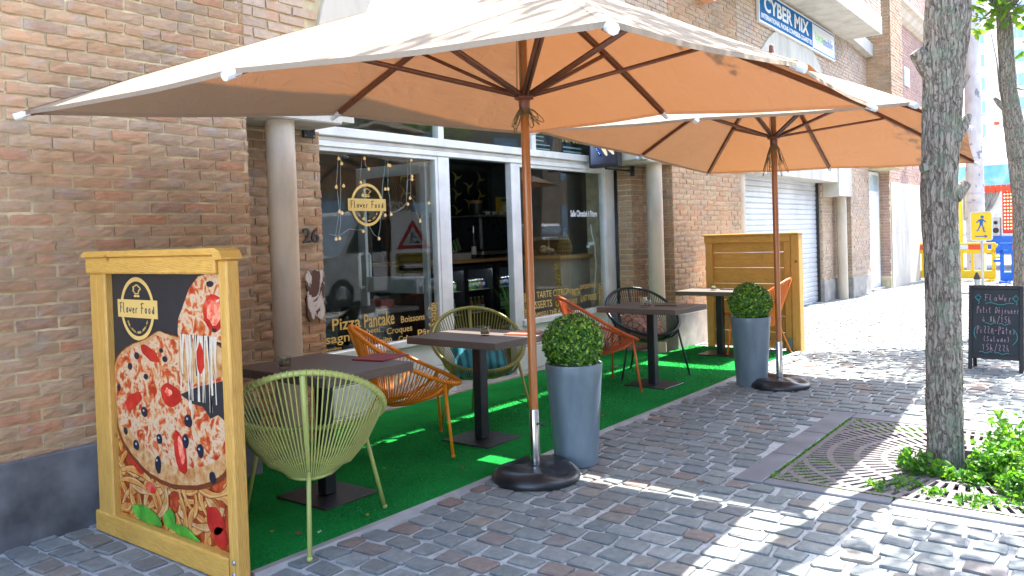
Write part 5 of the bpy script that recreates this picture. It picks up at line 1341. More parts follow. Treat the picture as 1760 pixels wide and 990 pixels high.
# moss and seedlings in the slots
def leafset(q, pts, smin, smax, rn, up=.4):
    for c in pts:
        nrm = np.array([rn.normal(0,1), rn.normal(0,1), rn.normal(up,1)]); nrm /= np.linalg.norm(nrm)
        a = np.cross(nrm, rn.normal(size=3)); a /= np.linalg.norm(a); b = np.cross(nrm, a); s = rn.uniform(smin, smax); c = np.array(c)
        q.add([tuple(c-a*s), tuple(c-a*.35*s+b*.55*s+nrm*.12*s), tuple(c+a*.5*s+b*.5*s), tuple(c+a*1.15*s-nrm*.2*s), tuple(c+a*.5*s-b*.5*s), tuple(c-a*.35*s-b*.55*s+nrm*.12*s)], [(0,1,2,3),(0,3,4,5)])
rn = np.random.default_rng(3); q = MB(); pts = []
for (r_, L, a) in slots:
    x, y = gx+(r_+L/2)*math.cos(a), gy+(r_+L/2)*math.sin(a)
    if abs(x-gx) > HW or abs(y-gy) > HW: continue
    left = (x-gx)/HW
    dens = 12 if (left < -.66 and y < 5.35) else (7 if left < -.30 and y > 6.15 else (1 if rn.random() < .12 else 0))
    if dens and rn.random() < .8:
        for k in range(dens*3):
            rr = r_+L*rn.random(); aa = a+rn.normal(0,.004); pts.append((gx+rr*math.cos(aa), gy+rr*math.sin(aa), rn.uniform(-.004,.008)))
for k in range(700):
    s = rn.random(); pts.append((-1.705+rn.normal(0,.006), 4.72+1.75*s, rn.uniform(.0,.01)))
for k in range(260):
    s = rn.random(); pts.append((-1.7+1.6*s, 4.705+rn.normal(0,.006), rn.uniform(.0,.01)))
leafset(q, pts, .004, .009, rn); tag(q.build('moss', M_['weed']), kind='stuff')
# weeds around the trunk
def weed_clump(q, st, cx, cy, r, h, n, rn, smin=.011, smax=.028):
    for k in range(n):
        a = rn.uniform(0,2*math.pi); d = r*math.sqrt(rn.random()); x, y = cx+d*math.cos(a), cy+d*math.sin(a)
        hh = h*(1-.6*(d/r)**2)*rn.uniform(.45,1.1); lean = rn.normal(0,.22,2)
        top = (x+lean[0]*hh, y+lean[1]*hh, hh)
        st.tube([(x,y,0),(x+lean[0]*hh*.3,y+lean[1]*hh*.3,hh*.5),top], [.0022,.002,.0012], 4, cap=False)
        m_ = int(7+hh*34); pts = []
        for i in range(m_):
            s = (i+.5)/m_; s = .15+.85*s; an = rn.uniform(0,6.28); rad = rn.uniform(.012,.05)*(1.15-s*.6)
            pts.append((x+lean[0]*hh*s*s+rad*math.cos(an), y+lean[1]*hh*s*s+rad*math.sin(an), hh*s+rn.normal(0,.008)))
        leafset(q, pts, smin, smax, rn, .9)
rn = np.random.default_rng(8); q = MB(); st = MB()
for (cx,cy,r,h,n) in [(-.60,5.40,.15,.26,45),(-.52,5.72,.20,.38,50),(-.36,5.35,.26,.32,95),(-.18,5.50,.26,.36,80),(-.10,5.15,.22,.24,60),(-.42,5.14,.18,.17,45),(-.30,5.90,.25,.36,50),(.02,5.75,.22,.32,40),
                      (-1.03,5.36,.08,.17,15),(-1.00,5.22,.06,.13,9),(-.88,5.28,.08,.09,12),(-.72,5.22,.08,.10,12)]:
    weed_clump(q, st, cx, cy, r, h, n, rn)
for (cx,cy,r,h,n) in [(-1.02,4.98,.10,.05,12),(-1.10,4.88,.11,.035,12),(-.84,4.86,.06,.06,8),(-.66,4.84,.09,.07,16),(-.38,4.80,.16,.04,14),(-.50,4.92,.10,.06,12),(-.20,4.86,.12,.04,9)]:
    weed_clump(q, st, cx, cy, r, h, n, rn, .008, .018)
tag(q.build('weeds', M_['weed']), kind='stuff'); tag(st.build('weed_stems', M_['weed']), kind='stuff')
# ---------------------------------------------------------------- trees
from mathutils import noise as mn_
def mat_bark(name, a, b, c):
    mt, t, p = new_mat(name); v = coords(t)
    w = nd(t, 'ShaderNodeVectorMath', operation='ADD'); nn = nd(t, 'ShaderNodeTexNoise'); nn.inputs['Scale'].default_value = 14; nn.inputs['Detail'].default_value = 4
    t.links.new(v, nn.inputs['Vector']); sc_n = nd(t, 'ShaderNodeVectorMath', operation='SCALE'); sc_n.inputs['Scale'].default_value = .05
    t.links.new(nn.outputs['Color'], sc_n.inputs[0]); t.links.new(scaled(t, v, (1,1,.17)), w.inputs[0]); t.links.new(sc_n.outputs[0], w.inputs[1])
    vo = nd(t, 'ShaderNodeTexVoronoi', feature='DISTANCE_TO_EDGE'); vo.inputs['Scale'].default_value = 34; t.links.new(w.outputs[0], vo.inputs['Vector'])
    vo2 = nd(t, 'ShaderNodeTexVoronoi', feature='DISTANCE_TO_EDGE'); vo2.inputs['Scale'].default_value = 75; t.links.new(w.outputs[0], vo2.inputs['Vector'])
    fi = mth(t, 'ADD', mth(t, 'MINIMUM', mth(t, 'MULTIPLY', vo.outputs['Distance'], 2.0), .55), mth(t, 'MINIMUM', mth(t, 'MULTIPLY', vo2.outputs['Distance'], 1.8), .3))
    n = noise(t, scaled(t, v, (1,1,.5)), 48, 8, .75, .5); h = mth(t, 'MULTIPLY_ADD', n, .75, fi)
    cc = ramp(t, h, [(.38, a), (.72, b), (1.0, c)])
    cc = mix(t, cc, (.20,.25,.17), ramp(t, noise(t, v, 8, 7, .7), [(.50,(0,0,0)),(.62,(.6,.6,.6))]))
    t.links.new(cc, p.inputs['Base Color']); p.inputs['Roughness'].default_value = .95
    bump(t, p, h, .9, .012); return mt
bark = mat_bark('grey brown bark', (.06,.045,.035), (.20,.16,.13), (.36,.31,.26))
def trunk_mesh(q, pts, rad, n=120, amp=.012, rings=330, seed=0):
    P = [Vector(p) for p in pts]; seg = [0]
    for i in range(1,len(P)): seg.append(seg[-1]+(P[i]-P[i-1]).length)
    tot = seg[-1]; V = []
    for j in range(rings+1):
        d = tot*j/rings; i = 0
        while i < len(P)-2 and seg[i+1] < d: i += 1
        s = (d-seg[i])/max(1e-6, seg[i+1]-seg[i]); s2 = s*s*(3-2*s)
        c = P[i].lerp(P[i+1], s); r_ = rad[i]*(1-s2)+rad[i+1]*s2
        for k in range(n):
            a = 2*math.pi*k/n; ca, sa = math.cos(a), math.sin(a)
            f = mn_.fractal(Vector((ca*4.5+seed, sa*4.5, c.z*6)), 1.0, 2.1, 4)
            wz = mn_.noise(Vector((ca*2,sa*2,c.z*4+seed)))*.5
            rdg = min(1, abs(mn_.noise(Vector((ca*4.6+seed+wz, sa*4.6+wz, c.z*2.4))))*4.2+.25*abs(mn_.noise(Vector((ca*9, sa*9+seed, c.z*13))))*2)
            lum = mn_.noise(Vector((ca*1.4+seed, sa*1.4, c.z*1.5)))
            V.append(c+Vector((ca,sa,0))*(r_*(1+.10*lum)+amp*(f*.45+rdg*1.25-1.0)))
    q.add(V, [(j*n+k, j*n+(k+1) % n, (j+1)*n+(k+1) % n, (j+1)*n+k) for j in range(rings) for k in range(n)])
def crown(q, tw, clumps, nl, rn, smin=.04, smax=.075, origin=None):
    for (cx,cy,cz,r) in clumps:
        pts = []
        for k in range(int(nl*r*r)):
            d = rn.normal(size=3); d /= np.linalg.norm(d); rad = r*rn.random()**.45
            pts.append((cx+d[0]*rad, cy+d[1]*rad, cz+d[2]*rad*.75))
        leafset(q, pts, smin, smax, rn, .6)
        if origin is not None:
            o_ = Vector(origin); c = Vector((cx,cy,cz)); mid = o_.lerp(c,.5)+Vector((0,0,.12))
            tw.tube([o_,mid,c], [.035,.022,.008], 6, cap=False)
            for k in range(5):
                d = Vector(rn.normal(size=3)); d.normalize(); tw.tube([c.lerp(mid,.3), c+d*r*.8], [.008,.003], 4, cap=False)
t1 = thing('street_tree', 'near street tree with thick furrowed grey trunk rising from the iron grate', 'tree', (-.92,5.56,0), group='street trees along the pavement')
q = MB(); trunk_mesh(q, [(-.905,5.60,-.05),(-.90,5.58,.25),(-.898,5.56,1.0),(-.905,5.56,1.7),(-.875,5.56,2.3),(-.845,5.56,2.75),(-.83,5.58,3.3),(-.80,5.62,4.2)], [.108,.103,.096,.097,.110,.122,.105,.085])
q.build('trunk', bark, t1, True, smooth=True)
def stub(q, p0, p1, r0, r1):
    q.tube([Vector(p0), Vector(p0).lerp(Vector(p1),.6)+Vector((0,0,-.004)), Vector(p1)], [r0*1.25, r0, r1], 14)
vh = (rt.x, rt.y)   # sideways direction used to place the knots on the trunk flanks
for (s0,s1,z0_,z1_,r0,r1) in [(-.06,-.165,2.42,2.56,.055,.045),(.07,.155,2.02,2.16,.034,.018),(.08,.15,2.30,2.40,.022,.016),(-.03,-.145,1.86,1.84,.035,.03),(.05,.13,1.66,1.74,.04,.03)]:
    cxx = -.87; q = MB(); stub(q, (cxx+vh[0]*s0, 5.56+vh[1]*s0, z0_), (cxx+vh[0]*s1, 5.56+vh[1]*s1, z1_), r0, r1); q.build('branch_stub', bark, t1, True, smooth=True, angle=60)
rn = np.random.default_rng(21); lf = MB(); tw = MB()
cl_ = [(-1.3,4.6,4.9,.55),(-.6,4.9,5.3,.7),(-1.45,6.75,5.6,.35),(-1.75,6.3,5.5,.3),(.25,6.3,5.0,.55),(-.9,5.4,6.2,.8),(-.1,5.0,5.9,.7),(-1.7,5.3,5.7,.55),(-.5,3.9,5.3,.6),(-1.6,3.9,5.8,.5),(.3,7.2,5.3,.6),(.1,7.5,5.5,.45),(.9,6.4,5.6,.8),(.8,7.8,4.9,.55)]
crown(lf, tw, cl_, 420, rn, origin=(-.80,5.62,4.1)); lf.build('crown', M_['leaf'], t1, True); tw.build('limbs', bark, t1, True, smooth=True)
t2 = thing('street_tree', 'slimmer leaning street tree behind the chalkboard with low leafy shoots', 'tree', (-1.12,13,0), group='street trees along the pavement')
q = MB(); trunk_mesh(q, [(-1.10,13,-.05),(-1.09,13,.8),(-1.09,13,1.7),(-1.12,13,2.2),(-1.17,13,2.7),(-1.24,13,3.3),(-1.27,13,4.0),(-1.30,13,5.2)], [.16,.135,.125,.135,.12,.10,.095,.07], n=70, rings=200, amp=.010, seed=3)
q.build('trunk', bark, t2, True, smooth=True)
q = MB(); stub(q, (-1.26,13,3.02), (-1.40,12.9,3.20), .04, .02); q.build('branch_stub', bark, t2, True, smooth=True, angle=60)
lf = MB(); tw = MB()
cl_ = [(-1.55,12.8,4.25,.34),(-1.35,12.7,4.55,.3),(-1.05,12.7,4.35,.35),(-.85,12.9,3.75,.28),(-.7,12.9,4.3,.4),(-1.7,12.9,4.8,.4),(-1.2,13,5.6,.9),(-.3,12.6,5.2,.8),(-.4,12.0,6.2,.8),(.2,11.4,5.6,.6),(-.2,13.6,5.8,.8),(-.8,11.2,6.0,.6),(-1.9,13.2,5.9,.5)]
crown(lf, tw, cl_, 420, rn, .045, .08, origin=(-1.28,13,4.3)); lf.build('crown', M_['leaf'], t2, True)
tw.tube([(-1.27,13,3.1),(-1.34,12.95,3.3),(-1.36,12.9,3.7),(-1.42,12.85,4.1)], [.012,.01,.008,.005], 5, cap=False); tw.tube([(-1.15,12.9,3.3),(-.9,12.9,3.2),(-.7,12.8,2.95)], [.012,.008,.004], 5, cap=False)
tw.build('limbs', bark, t2, True, smooth=True)

# ---------------------------------------------------------------- chalkboard
cbd = thing('chalkboard', 'black A frame chalkboard with pink and blue chalk writing on the pavement', 'chalkboard', (-1.04,9.25,0), R(-5))
blk = mat('black painted frame', (.018,.016,.02), .5); slate = mat('chalk dusted slate', (.025,.032,.038), .75, var=.25, vs=4)
Mt = Matrix.Rotation(R(-7),4,'X')
def cbx(a, b, m_, name, M=Mt, r=.004): q = MB(); q.rbox(a, b, r, M); return q.build(name, m_, cbd)
cbx((-.24,-.012,0),(-.205,.014,.86),blk,'leg'); cbx((.205,-.012,0),(.24,.014,.86),blk,'leg')
cbx((-.204,-.012,.82),(.204,.014,.86),blk,'rail'); cbx((-.204,-.012,.12),(.204,.014,.16),blk,'rail')
cbx((-.204,-.002,.161),(.204,.008,.819),slate,'slate',r=.001)
Mb = Matrix.Translation((0,.20,0)) @ Matrix.Rotation(R(7),4,'X')
for a in ((-.24,-.205),(.205,.24)): cbx((a[0],0,0),(a[1],.024,.84),blk,'rear_leg',Mb)
cbx((-.204,0,.12),(.204,.024,.16),blk,'rear_rail',Mb); cbx((-.204,.004,.161),(.204,.014,.82),slate,'rear_slate',Mb,.001)
pink = mat('pink chalk', (.45,.30,.38), .9, var=.3, vs=80); teal = mat('blue green chalk', (.08,.42,.42), .9, var=.3, vs=80)
q = MB()
scrawl(q,'FLoWer',-.10,.70,.25,.07,Mt); scrawl(q,'Petit Déjeuner',-.17,.58,.38,.07,Mt); scrawl(q,'à 8h/15h',-.12,.49,.26,.06,Mt)
scrawl(q,'PiZZA-Pâtes',-.17,.375,.35,.075,Mt); scrawl(q,'(Salade)',-.11,.295,.24,.055,Mt); scrawl(q,'15h/22h',-.12,.205,.25,.065,Mt)
q.build('pink_writing', pink, cbd)
def mark(pts, r, n):
    q = MB(); q.tube(pts, r, n); q.build('chalk_mark', teal, cbd)
def wav(x0,x1,z,a=.008,k=9): mark([Mt @ Vector((x0+(x1-x0)*i/12,-.0045,z+a*math.sin(i*k/12))) for i in range(13)], .0021, 4)
wav(-.09,.16,.675,.010); wav(-.09,.0,.475); wav(.03,.13,.472); wav(-.14,-.03,.185); wav(.0,.12,.18)
for (cx,cz) in ((-.155,.735),(.175,.73)):
    mark([Mt @ Vector((cx+.022*math.cos(a)*(1+.25*math.cos(4*a)),-.0045,cz+.026*math.sin(a)*(1+.25*math.cos(4*a)))) for a in [i*.33 for i in range(19)]], .0021, 4)
    mark([Mt @ Vector((cx+.01*math.sin(i),-.0045,cz-.03-i*.012)) for i in range(4)], .0021, 4)
mark([Mt @ Vector((-.19+.02*((i-3)/3)**2,-.0045,.32+i*.02)) for i in range(7)], .0021, 4); mark([Mt @ Vector((.19-.04*((i-4)/4)**2,-.0045,.27+i*.02)) for i in range(9)], .0021, 4)


# ---------------------------------------------------------------- far end of the street
yel = mat('yellow barrier plastic', (.80,.50,.01), .45, var=.05); blu = mat('blue barrier plastic', (.01,.13,.55), .45, var=.05)
redr = mat('red reflective strip', (.75,.07,.02), .4, var=.03)
def barrier(label, a, b, m_, nb=9):
    a, b = Vector(a), Vector(b); L = (b-a).length; an = math.atan2(b.y-a.y, b.x-a.x)
    t = thing('plastic_barrier', label, 'barrier', a, an); q = MB()
    q.rbox((0,-.02,.70),(L,.02,.80),.01); q.rbox((0,-.02,.92),(L,.02,.97),.01); q.rbox((0,-.025,.05),(L,.025,.26),.01)
    q.rbox((0,-.02,.26),(.09,.02,.92),.01); q.rbox((L-.09,-.02,.26),(L,.02,.92),.01)
    for i in range(1,nb): x = .05+(L-.10)*i/nb; q.rbox((x-.035,-.018,.26),(x+.035,.018,.70),.008)
    for x in (.22,L-.22): q.rbox((x-.04,-.02,.80),(x+.04,.02,.92),.008)
    q.build('panel', m_, t)
    q = MB(); q.rbox((-.06,-.02,.80),(0,.02,.90),.01); q.rbox((-.14,-.02,.50),(0,.02,.57),.01); q.rbox((L,-.02,.56),(L+.14,.02,.63),.01); q.rbox((L,-.02,.84),(L+.05,.02,.93),.01); q.build('hook', m_, t)
    for x in (.1,L-.1): q = MB(); q.rbox((x-.06,-.25,0),(x+.06,.25,.05),.01); q.build('foot', m_, t)
    n = 5; x0 = .28; w_ = (L-.56)/n
    for i in range(n):
        q = MB(); q.box((x0+i*w_+.001,-.024,.80),(x0+(i+1)*w_-.001,.024,.92)); q.build('strip', redr if i % 2 == 0 else sw, t)
    return t
barrier('yellow plastic road barrier with red and white strip across the pavement', (-4.78,23.7,0), (-2.56,23.3,0), yel)
barrier('blue plastic road barrier beside the yellow one', (-2.40,22.65,0), (-.3,22.2,0), blu)
sp = thing('pedestrian_sign', 'yellow sign with a blue walking man and arrow on a grey post', 'sign', (-2.45,20,0))
q = MB(); q.tube([(0,0,0),(0,0,1.7)], .028, 12); q.build('post', M_['steel'], sp, smooth=True)
def rr2(w, h, r, n=5):
    out = []
    for cx, cy, a0 in ((w-r,h-r,0),(-w+r,h-r,90),(-w+r,-h+r,180),(w-r,-h+r,270)):
        for i in range(n+1): a = R(a0+90*i/n); out.append((cx+r*math.cos(a), cy+r*math.sin(a)))
    return out
ff = lambda y: (lambda u, v, t: (u, y-t, v))
q = MB(); q.prism([(u,v+1.40) for u,v in rr2(.21,.315,.05)], ff(-.03), 0, .015); q.build('border', sw, sp)
q = MB(); q.prism([(u,v+1.40) for u,v in rr2(.192,.297,.04)], ff(-.0455), 0, .002); q.build('face', yel, sp)
bl2 = mat('sign figure blue', (.01,.10,.34), .4)
q = MB(); f2 = ff(-.048)
q.prism([(.02+.032*math.cos(R(a)),1.60+.032*math.sin(R(a))) for a in range(0,360,24)], f2, 0, .002)
for k, pl_ in enumerate(([(-.045,1.545),(.035,1.565),(.035,1.50),(.03,1.43),(-.03,1.43),(-.03,1.49)], [(-.045,1.545),(-.03,1.52),(-.085,1.465),(-.10,1.475)], [(.03,1.56),(.10,1.485),(.085,1.475),(.025,1.52)],
            [(-.03,1.431),(.005,1.431),(-.03,1.36),(-.06,1.29),(-.085,1.30),(-.055,1.36)], [(.006,1.431),(.03,1.431),(.055,1.36),(.06,1.30),(.035,1.30),(.025,1.36)], [(.036,1.299),(.09,1.285),(.085,1.272),(.036,1.278)], [(-.10,1.315),(-.062,1.288),(-.10,1.296)])): q.prism(pl_, f2, 0, .002+.0002*k)
q.build('walking_man', bl2, sp)
q = MB(); q.prism([(-.12,1.19),(.06,1.19),(.06,1.215),(.12,1.18),(.06,1.145),(.06,1.17),(-.12,1.17)], f2, 0, .002); q.build('arrow', bl2, sp)
bo = thing('bollard', 'small grey post with a pointed cap in front of the barriers', 'bollard', (-2.44,19.1,0))
q = MB(); q.lathe([(.05,0),(.05,.30)], 14); q.build('post', M_['steel'], bo, smooth=True, angle=40); q = MB(); q.lathe([(.065,.30),(.065,.33),(.02,.45),(0,.46)], 14); q.build('cap', M_['dark'], bo, smooth=True, angle=40)
cp = thing('concrete_pillar', 'tall pale concrete pillar with torn paper marks behind the near tree', 'pillar', (-3.33,26,0))
mt, t, p = new_mat('pasted concrete'); v = coords(t)
c = ramp(t, noise(t, scaled(t, v, (1,1,.5)), 3, 6), [(.3,(.42,.36,.33)),(.6,(.60,.55,.52)),(.8,(.66,.64,.62))]); c = mix(t, c, (.16,.16,.17), ramp(t, noise(t, v, 5, 2, .4), [(.64,(0,0,0)),(.67,(.8,.8,.8))])); t.links.new(c, p.inputs['Base Color']); p.inputs['Roughness'].default_value = .85
q = MB(); q.rbox((-.22,-.22,.0),(.22,.22,1.15),.03); q.build('base', mt, cp); q = MB(); q.tube([(0,0,1.15),(0,0,9.5)], [.24,.17], 24); q.build('shaft', mt, cp, smooth=True, angle=50)
for k, z in enumerate((2.05,2.3,3.3)): q = MB(); q.tube([(.243*math.cos(2*math.pi*i/24)*(1-.02*k),.243*math.sin(2*math.pi*i/24)*(1-.02*k),z) for i in range(24)], .008, 5, closed=True); q.build('strap', M_['steel'], cp, smooth=True)
# fair stall
fs_ = thing('fair_stall', 'white peaked fairground stall with painted fascia, silver curtain and lit red board', 'stall', (-2.6,30,0))
cn = mat('white tarpaulin', (.78,.78,.78), .6, var=.04)
q = MB(); pk = (-3.36,31.5,4.75); ev = [(-4.35,30,3.32),(-1.0,30,3.32),(-1.0,33,3.32),(-4.35,33,3.32)]
q.add([pk]+ev, [(0,1,2),(0,2,3),(0,3,4),(0,4,1)]); q.build('roof', cn, fs_, True)
q = MB(); q.lathe([(.10,0),(.08,.10),(0,.14)], 10, (-3.36,31.5,4.74)); q.build('finial', redr, fs_, True, smooth=True)
def mat_fascia():
    mt, t, p = new_mat('painted sea fascia'); v = coords(t)
    c = ramp(t, noise(t, v, 1.3, 4, .6, 1), [(.3,(.10,.42,.55)),(.5,(.22,.58,.68)),(.7,(.50,.72,.75))])
    c = mix(t, c, (.80,.45,.12), ramp(t, noise(t, v, 2.2, 2, .5, .6), [(.62,(0,0,0)),(.66,(.9,.9,.9))])); c = mix(t, c, (.75,.35,.45), ramp(t, noise(t, scaled(t, v, (1.3,1,1.1)), 3.1, 2, .5, .6), [(.66,(0,0,0)),(.69,(.8,.8,.8))]))
    t.links.new(c, p.inputs['Base Color']); p.inputs['Roughness'].default_value = .5; return mt
q = MB(); q.rbox((-4.35,29.93,2.66),(-1.0,29.98,3.32),.01); q.build('fascia', mat_fascia(), fs_, True)
q = MB(); n = 22
for i in range(n):
    x = -4.3+i*.15; q.add([(x,29.95,2.655),(x+.14,29.95,2.655),(x+.14,29.95,2.45),(x+.07,29.95,2.40),(x,29.95,2.45)], [(0,1,2,3,4)])
q.build('fringe', redr, fs_, True)
q = MB(); V = []
for i in range(60): 
    x = -4.2+i*.019; y = 30.05+.04*math.sin(i*.9); V += [(x,y,2.6),(x-.25*(i/60)**2+.02*math.sin(i),y,2.0),(x-.6*(i/60)**1.5,y,1.55)]
q.add(V, [(3*i+k,3*i+3+k,3*i+4+k,3*i+1+k) for i in range(59) for k in (0,1)]); q.build('curtain', mat('silver foil curtain', (.45,.45,.43), .35, metal=.4), fs_, True, smooth=True)
q = MB(); q.rbox((-3.10,30.1,1.1),(-2.62,30.2,2.6),.02); q.build('light_board', mat('red board', (.70,.04,.02), .5), fs_, True)
q = MB()
for i in range(5):
    for k in range(12): q.lathe([(0,-.03),(.03,0),(0,.03)], 6, (-3.03+i*.085,30.08,1.25+k*.11))
q.build('bulbs', mat('warm stage bulbs', (.9,.75,.4), .4, emit=((1,.85,.45),.3)), fs_, True)
q = MB(); q.rbox((-2.50,30.0,1.0),(-2.38,30.1,2.66),.01); q.rbox((-4.33,30.0,.0),(-4.22,30.1,2.66),.01); q.build('post', yel, fs_, True)
q = MB(); q.rbox((-3.60,29.95,.45),(-1.2,31.5,1.0),.02); q.build('platform', blu, fs_, True)
q = MB(); q.box((-4.2,32.4,.3),(-1.2,32.5,2.9)); q.build('back_wall', mat('pale stall wall', (.55,.60,.62), .7), fs_, True)
for x in (-3.4,-1.5): q = MB(); q.tube([(x,30.6,0),(x,30.6,.45)], .05, 8); q.build('leg', M_['steel'], fs_, True)
ld = thing('loudspeaker', 'grey loudspeaker box standing on the blue stall platform', 'loudspeaker', (-3.30,30.3,1.0))
q = MB(); q.rbox((-.14,-.12,0),(.14,.12,.62),.02); q.build('cabinet', M_['steel'], ld)
for z, r_ in ((.2,.09),(.45,.06)): q = MB(); q.lathe([(r_,0),(r_*.5,.02),(0,.015)], 16, M=Matrix.Translation((0,-.13,z)) @ Matrix.Rotation(R(90),4,'X')); q.build('cone', M_['dark'], ld)
# second brick house past the corner
b2 = thing('brick_house', 'red brick house past the corner with stone cornice and pale cladding at street level', 'house', (-4.3,24,0))
w = MB(); w.box((-9,20.31,0),(-4.348,29.5,13)); w.mi = 1
bricks(w, (-4.348,0,0), (0,1,0), nx_, 20.3, 29.5, 2.5, 12, seed=61, skip=lambda u,v: 21.3 < u < 22.5 and 6.75 < v < 9.2)
bricks(w, (0,20.31,0), (1,0,0), (0,-1,0), -4.55, -4.34, 0.3, 2.7, seed=62)
w.build('wall', [M_['mortar'], M_['brick_red']], b2, True)
q = MB(); q.rbox((-4.36,20.42,0),(-4.325,22.3,1.3),.004); q.rbox((-4.36,20.42,1.302),(-4.327,22.3,2.5),.004); q.rbox((-4.36,22.305,0),(-4.326,26.5,2.5),.004); q.build('cladding', M_['concrete_w'], b2, True)
q = MB(); q.prism([(-4.36,6.45),(-4.36,6.8),(-4.02,6.8),(-4.02,6.72),(-4.12,6.66),(-4.2,6.52),(-4.3,6.45)], lambda u,v,t: (u,t,v), 20.3, 29.5); q.build('cornice', M_['concrete'], b2, True)
q = MB(); q.rbox((-4.34,21.3,6.81),(-4.28,22.5,9.2),.01); wo = q.build('window', sw, b2, True)
for k in range(2): q = MB(); q.box((-4.278,21.4+k*.56,6.9),(-4.272,21.84+k*.56,9.1)); q.build('pane', mat('blue pane', (.10,.16,.25), .1), wo)
q = MB(); q.rbox((-4.34,22.05,4.98),(-4.30,22.62,5.45),.005); vo_ = q.build('vent', sw, b2, True)
q = MB()
for k in range(9): q.box((-4.301,22.09,5.02+k*.045),(-4.292,22.58,5.04+k*.045))
q.build('slats', M_['steel'], vo_)
# far apartment block
ap = thing('apartment_block', 'tall beige apartment block with white framed windows far down the street', 'building', (-10,115,0))
beige = mat('beige render', (.80,.66,.54), .9, var=.04, vs=.2)
q = MB(); q.box((-30,115,0),(14,130,46)); q.build('wall', beige, ap, True)
wfm = sw; wpn = mat('sky blue pane', (.20,.30,.42), .1, var=.1); stc = mat('window ledge', (.4,.4,.42), .8)
for r_ in range(14):
    z = 3.4+r_*2.86
    if z < 6 or z > 32: continue
    for x, w_ in ((-14.0,1.3),(-10.3,2.1),(-6.4,1.3)):
        q = MB(); q.box((x-w_/2,114.93,z),(x+w_/2,115.02,z+1.65)); wo = q.build('window', wfm, ap, True)
        n = 2 if w_ < 2 else 3
        for k in range(n):
            a = x-w_/2+.08+k*(w_-.08)/n; q = MB(); q.box((a,114.90,z+.1),(a+(w_-.08)/n-.08,114.925,z+1.55)); q.build('pane', wpn, wo)
        q = MB(); q.box((x-w_/2-.1,114.75,z-.16),(x+w_/2+.1,114.99,z-.03)); q.build('ledge', stc, wo)
# bush of a far tree above the stall
t3 = thing('far_tree', 'small bright green tree behind the white stall roof', 'tree', (-8.0,60,0))
lf = MB(); tw = MB(); crown(lf, tw, [(-8.0,60,5.6,1.7),(-6.9,60,5.2,1.4),(-9.3,60,5.2,1.6),(-8,60,7.0,.9)], 160, rn, .12, .22); lf.build('crown', M_['leaf'], t3, True)
q = MB(); q.tube([(-8,60,0),(-8,60,5)], [.22,.14], 10); q.build('trunk', bark, t3, True)

# ---------------------------------------------------------------- the other side of the street, seen in the window reflections
ob = thing('terrace_houses', 'row of tall brick houses on the other side of the street', 'building', (15,15,0))
q = MB(); q.box((15,-25,0),(24,70,11)); q.build('wall', M_['brick'], ob, True)
for i in range(15):
    for k in range(3):
        q = MB(); q.box((14.95,-22+i*6,1.2+k*3.4),(15.02,-20+i*6,3.2+k*3.4)); q.build('window', wpn, ob, True)
q = MB(); q.box((3.0,-25,-.02),(11.5,90,-.001)); tag(q.build('road', mat('asphalt', (.06,.06,.062), .85, bs=80, bstr=.3)), kind='structure')
q = MB(); q.rbox((2.8,-25,-.1),(2.99,90,.01),.01); tag(q.build('kerb', M_['stone_l']), kind='structure')
def vehicle(label, loc, van=True, col=(.75,.76,.78)):
    t = thing('parked_van' if van else 'parked_car', label, 'van' if van else 'car', loc)
    bm1 = mat(('van' if van else 'car')+' paint', col, .25, var=.02, coat=1); gl = mat('dark car glass', (.02,.025,.03), .06, var=.05)
    H = 2.2 if van else 1.45; side = [(-2.4,.35),(-2.45,.9),(-2.3,1.1),(-1.5,1.2),(-.9,H-.1),(-.7,H),(2.2,H),(2.4,H-.15),(2.45,.35)] if van else [(-2.1,.3),(-2.15,.7),(-1.2,.9),(-.5,H-.05),(-.3,H),(1.1,H),(1.8,.95),(2.15,.9),(2.15,.3)]
    fr_ = lambda u, v, tt: (tt, u, v)
    q = MB(); q.prism(side, fr_, -.9, .9); q.build('body', bm1, t)
    for s_ in (-1,1):
        for y in (-1.45,1.45):
            q = MB(); q.lathe([(.20,-.09),(.33,-.09),(.34,0),(.33,.09),(.20,.09)], 24, M=Matrix.Translation((s_*.84,y,.34)) @ Matrix.Rotation(R(90),4,'Y')); w_ = q.build('wheel', M_['rubber'], t, smooth=True, angle=40)
            q = MB(); q.lathe([(.0,-.06),(.19,-.05),(.199,.0),(.19,.05),(0,.06)], 20, M=Matrix.Translation((s_*.88,y,.34)) @ Matrix.Rotation(R(90),4,'Y')); q.build('rim', M_['steel'], w_, smooth=True)
        wins = [[(-1.3,1.25),(-.85,H-.2),(.1,H-.2),(.1,1.25)]]+([] if van else [[(.15,.95),(.15,H-.12),(1.0,H-.12),(1.5,.98)]])
        if not van: wins[0] = [(-1.0,.95),(-.45,H-.12),(.1,H-.12),(.1,.95)]
        for wv in wins: q = MB(); q.prism(wv, fr_, s_*.902-.004, s_*.902+.004); q.build('window', gl, t)
    for x in (-.65,.65): q = MB(); q.rbox((x-.15,-2.47 if van else -2.17,.72),(x+.15,-2.38 if van else -2.08,.88),.02); q.build('headlight', sw, t)
    if not van: q = MB(); q.rbox((-.4,-.5,H+.08),(.4,1.1,H+.42),.08); q.build('roof_box', sw, t)
    return t
vehicle('white panel van parked at the kerb across from the cafe', (4.2,13.2,0))
vehicle('pale blue car with a white roof box parked behind the van', (4.2,20.2,0), False, (.35,.5,.62))
rw = thing('roadworks_sign', 'triangular roadworks sign above a yellow framed name plate, facing the cafe window', 'sign', (1.56,12.26,0), R(-45.5-90+90))
dirn = Vector((-6.76,-6.87,0)).normalized(); rw.rotation_euler = (0,0,math.atan2(dirn.y, dirn.x)+R(90))
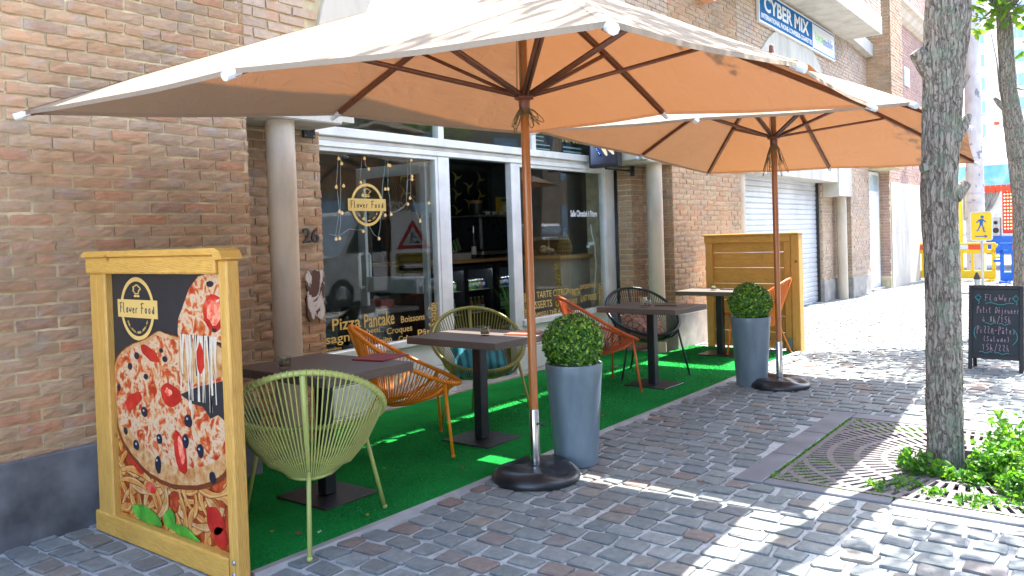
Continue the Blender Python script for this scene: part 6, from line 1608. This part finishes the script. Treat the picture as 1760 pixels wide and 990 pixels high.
# local -y faces the cafe
tri = lambda s, c=1.52: [(-s*.5,c-s*.29),(s*.5,c-s*.29),(0,c+s*.577)]
q = MB(); q.prism(tri(.72), ff(0), 0, .01); q.build('triangle', mat('sign red', (.55,.03,.03), .4), rw)
q = MB(); q.prism(tri(.46), ff(-.011), 0, .002); q.build('white_field', sw, rw)
q = MB(); f3 = ff(-.014); f3b = ff(-.0142)
q.prism([(.02+.025*math.cos(R(a)),1.64+.025*math.sin(R(a))) for a in range(0,360,30)], f3, 0, .001)
for k, pl_ in enumerate(([(0,1.615),(.05,1.60),(.06,1.53),(.03,1.52)],[(.03,1.519),(.06,1.525),(.07,1.43),(.05,1.43)],[(.01,1.51),(.029,1.52),(.01,1.43),(-.01,1.43)],[(.0,1.60),(-.08,1.53),(-.07,1.52),(.01,1.58)],[(-.16,1.425),(-.02,1.425),(-.09,1.49)])): q.prism(pl_, f3, 0, .001+.0002*k)
q.build('digging_man', M_['black'], rw)
q = MB(); q.rbox((-.38,-.01,.80),(.38,.01,1.22),.01); q.build('plate', M_['black'], rw)
q = MB()
for a in ((-.36,-.34,.82,1.20),(.34,.36,.82,1.20),(-.34,.34,.82,.84),(-.34,.34,1.18,1.20)): q.box((a[0],-.014,a[2]),(a[1],-.0105,a[3]))
q.build('plate_border', yel, rw)
text('VERBRAEKEN', (-.30,-.0108,1.05), (1,0,0), (0,0,1), .60, .10, yel, rw, world=False, bold=.02)
q = MB(); q.box((-.18,-.0125,.90),(.22,-.0105,.99)); q.build('number_strip', sw, rw)
for x in (-.25,.25): q = MB(); q.tube([(x,.03,0),(x,.03,1.45)], .018, 8); q.build('post', M_['steel'], rw, smooth=True)
for (x,y,sd_) in ((2.3,2.5,5),(2.3,11.6,9)):
    t4 = thing('street_tree', 'leafy street tree at the kerb '+('nearer the camera' if y < 5 else 'beside the white van'), 'tree', (x,y,0), group='trees at the road kerb')
    q = MB(); q.tube([(x,y,0),(x,y,1.5),(x+.1,y,3.2)], [.15,.12,.10], 14); q.build('trunk', bark, t4, True, smooth=True)
    lf = MB(); tw = MB(); rn2 = np.random.default_rng(sd_)
    crown(lf, tw, [(x+rn2.uniform(-1.2,1.2), y+rn2.uniform(-1.6,1.6), rn2.uniform(3.6,6.5), rn2.uniform(.7,1.0)) for _ in range(12)], 220, rn2, .06, .10, origin=(x+.1,y,3.1)); lf.build('crown', M_['leaf'], t4, True); tw.build('limbs', bark, t4, True)
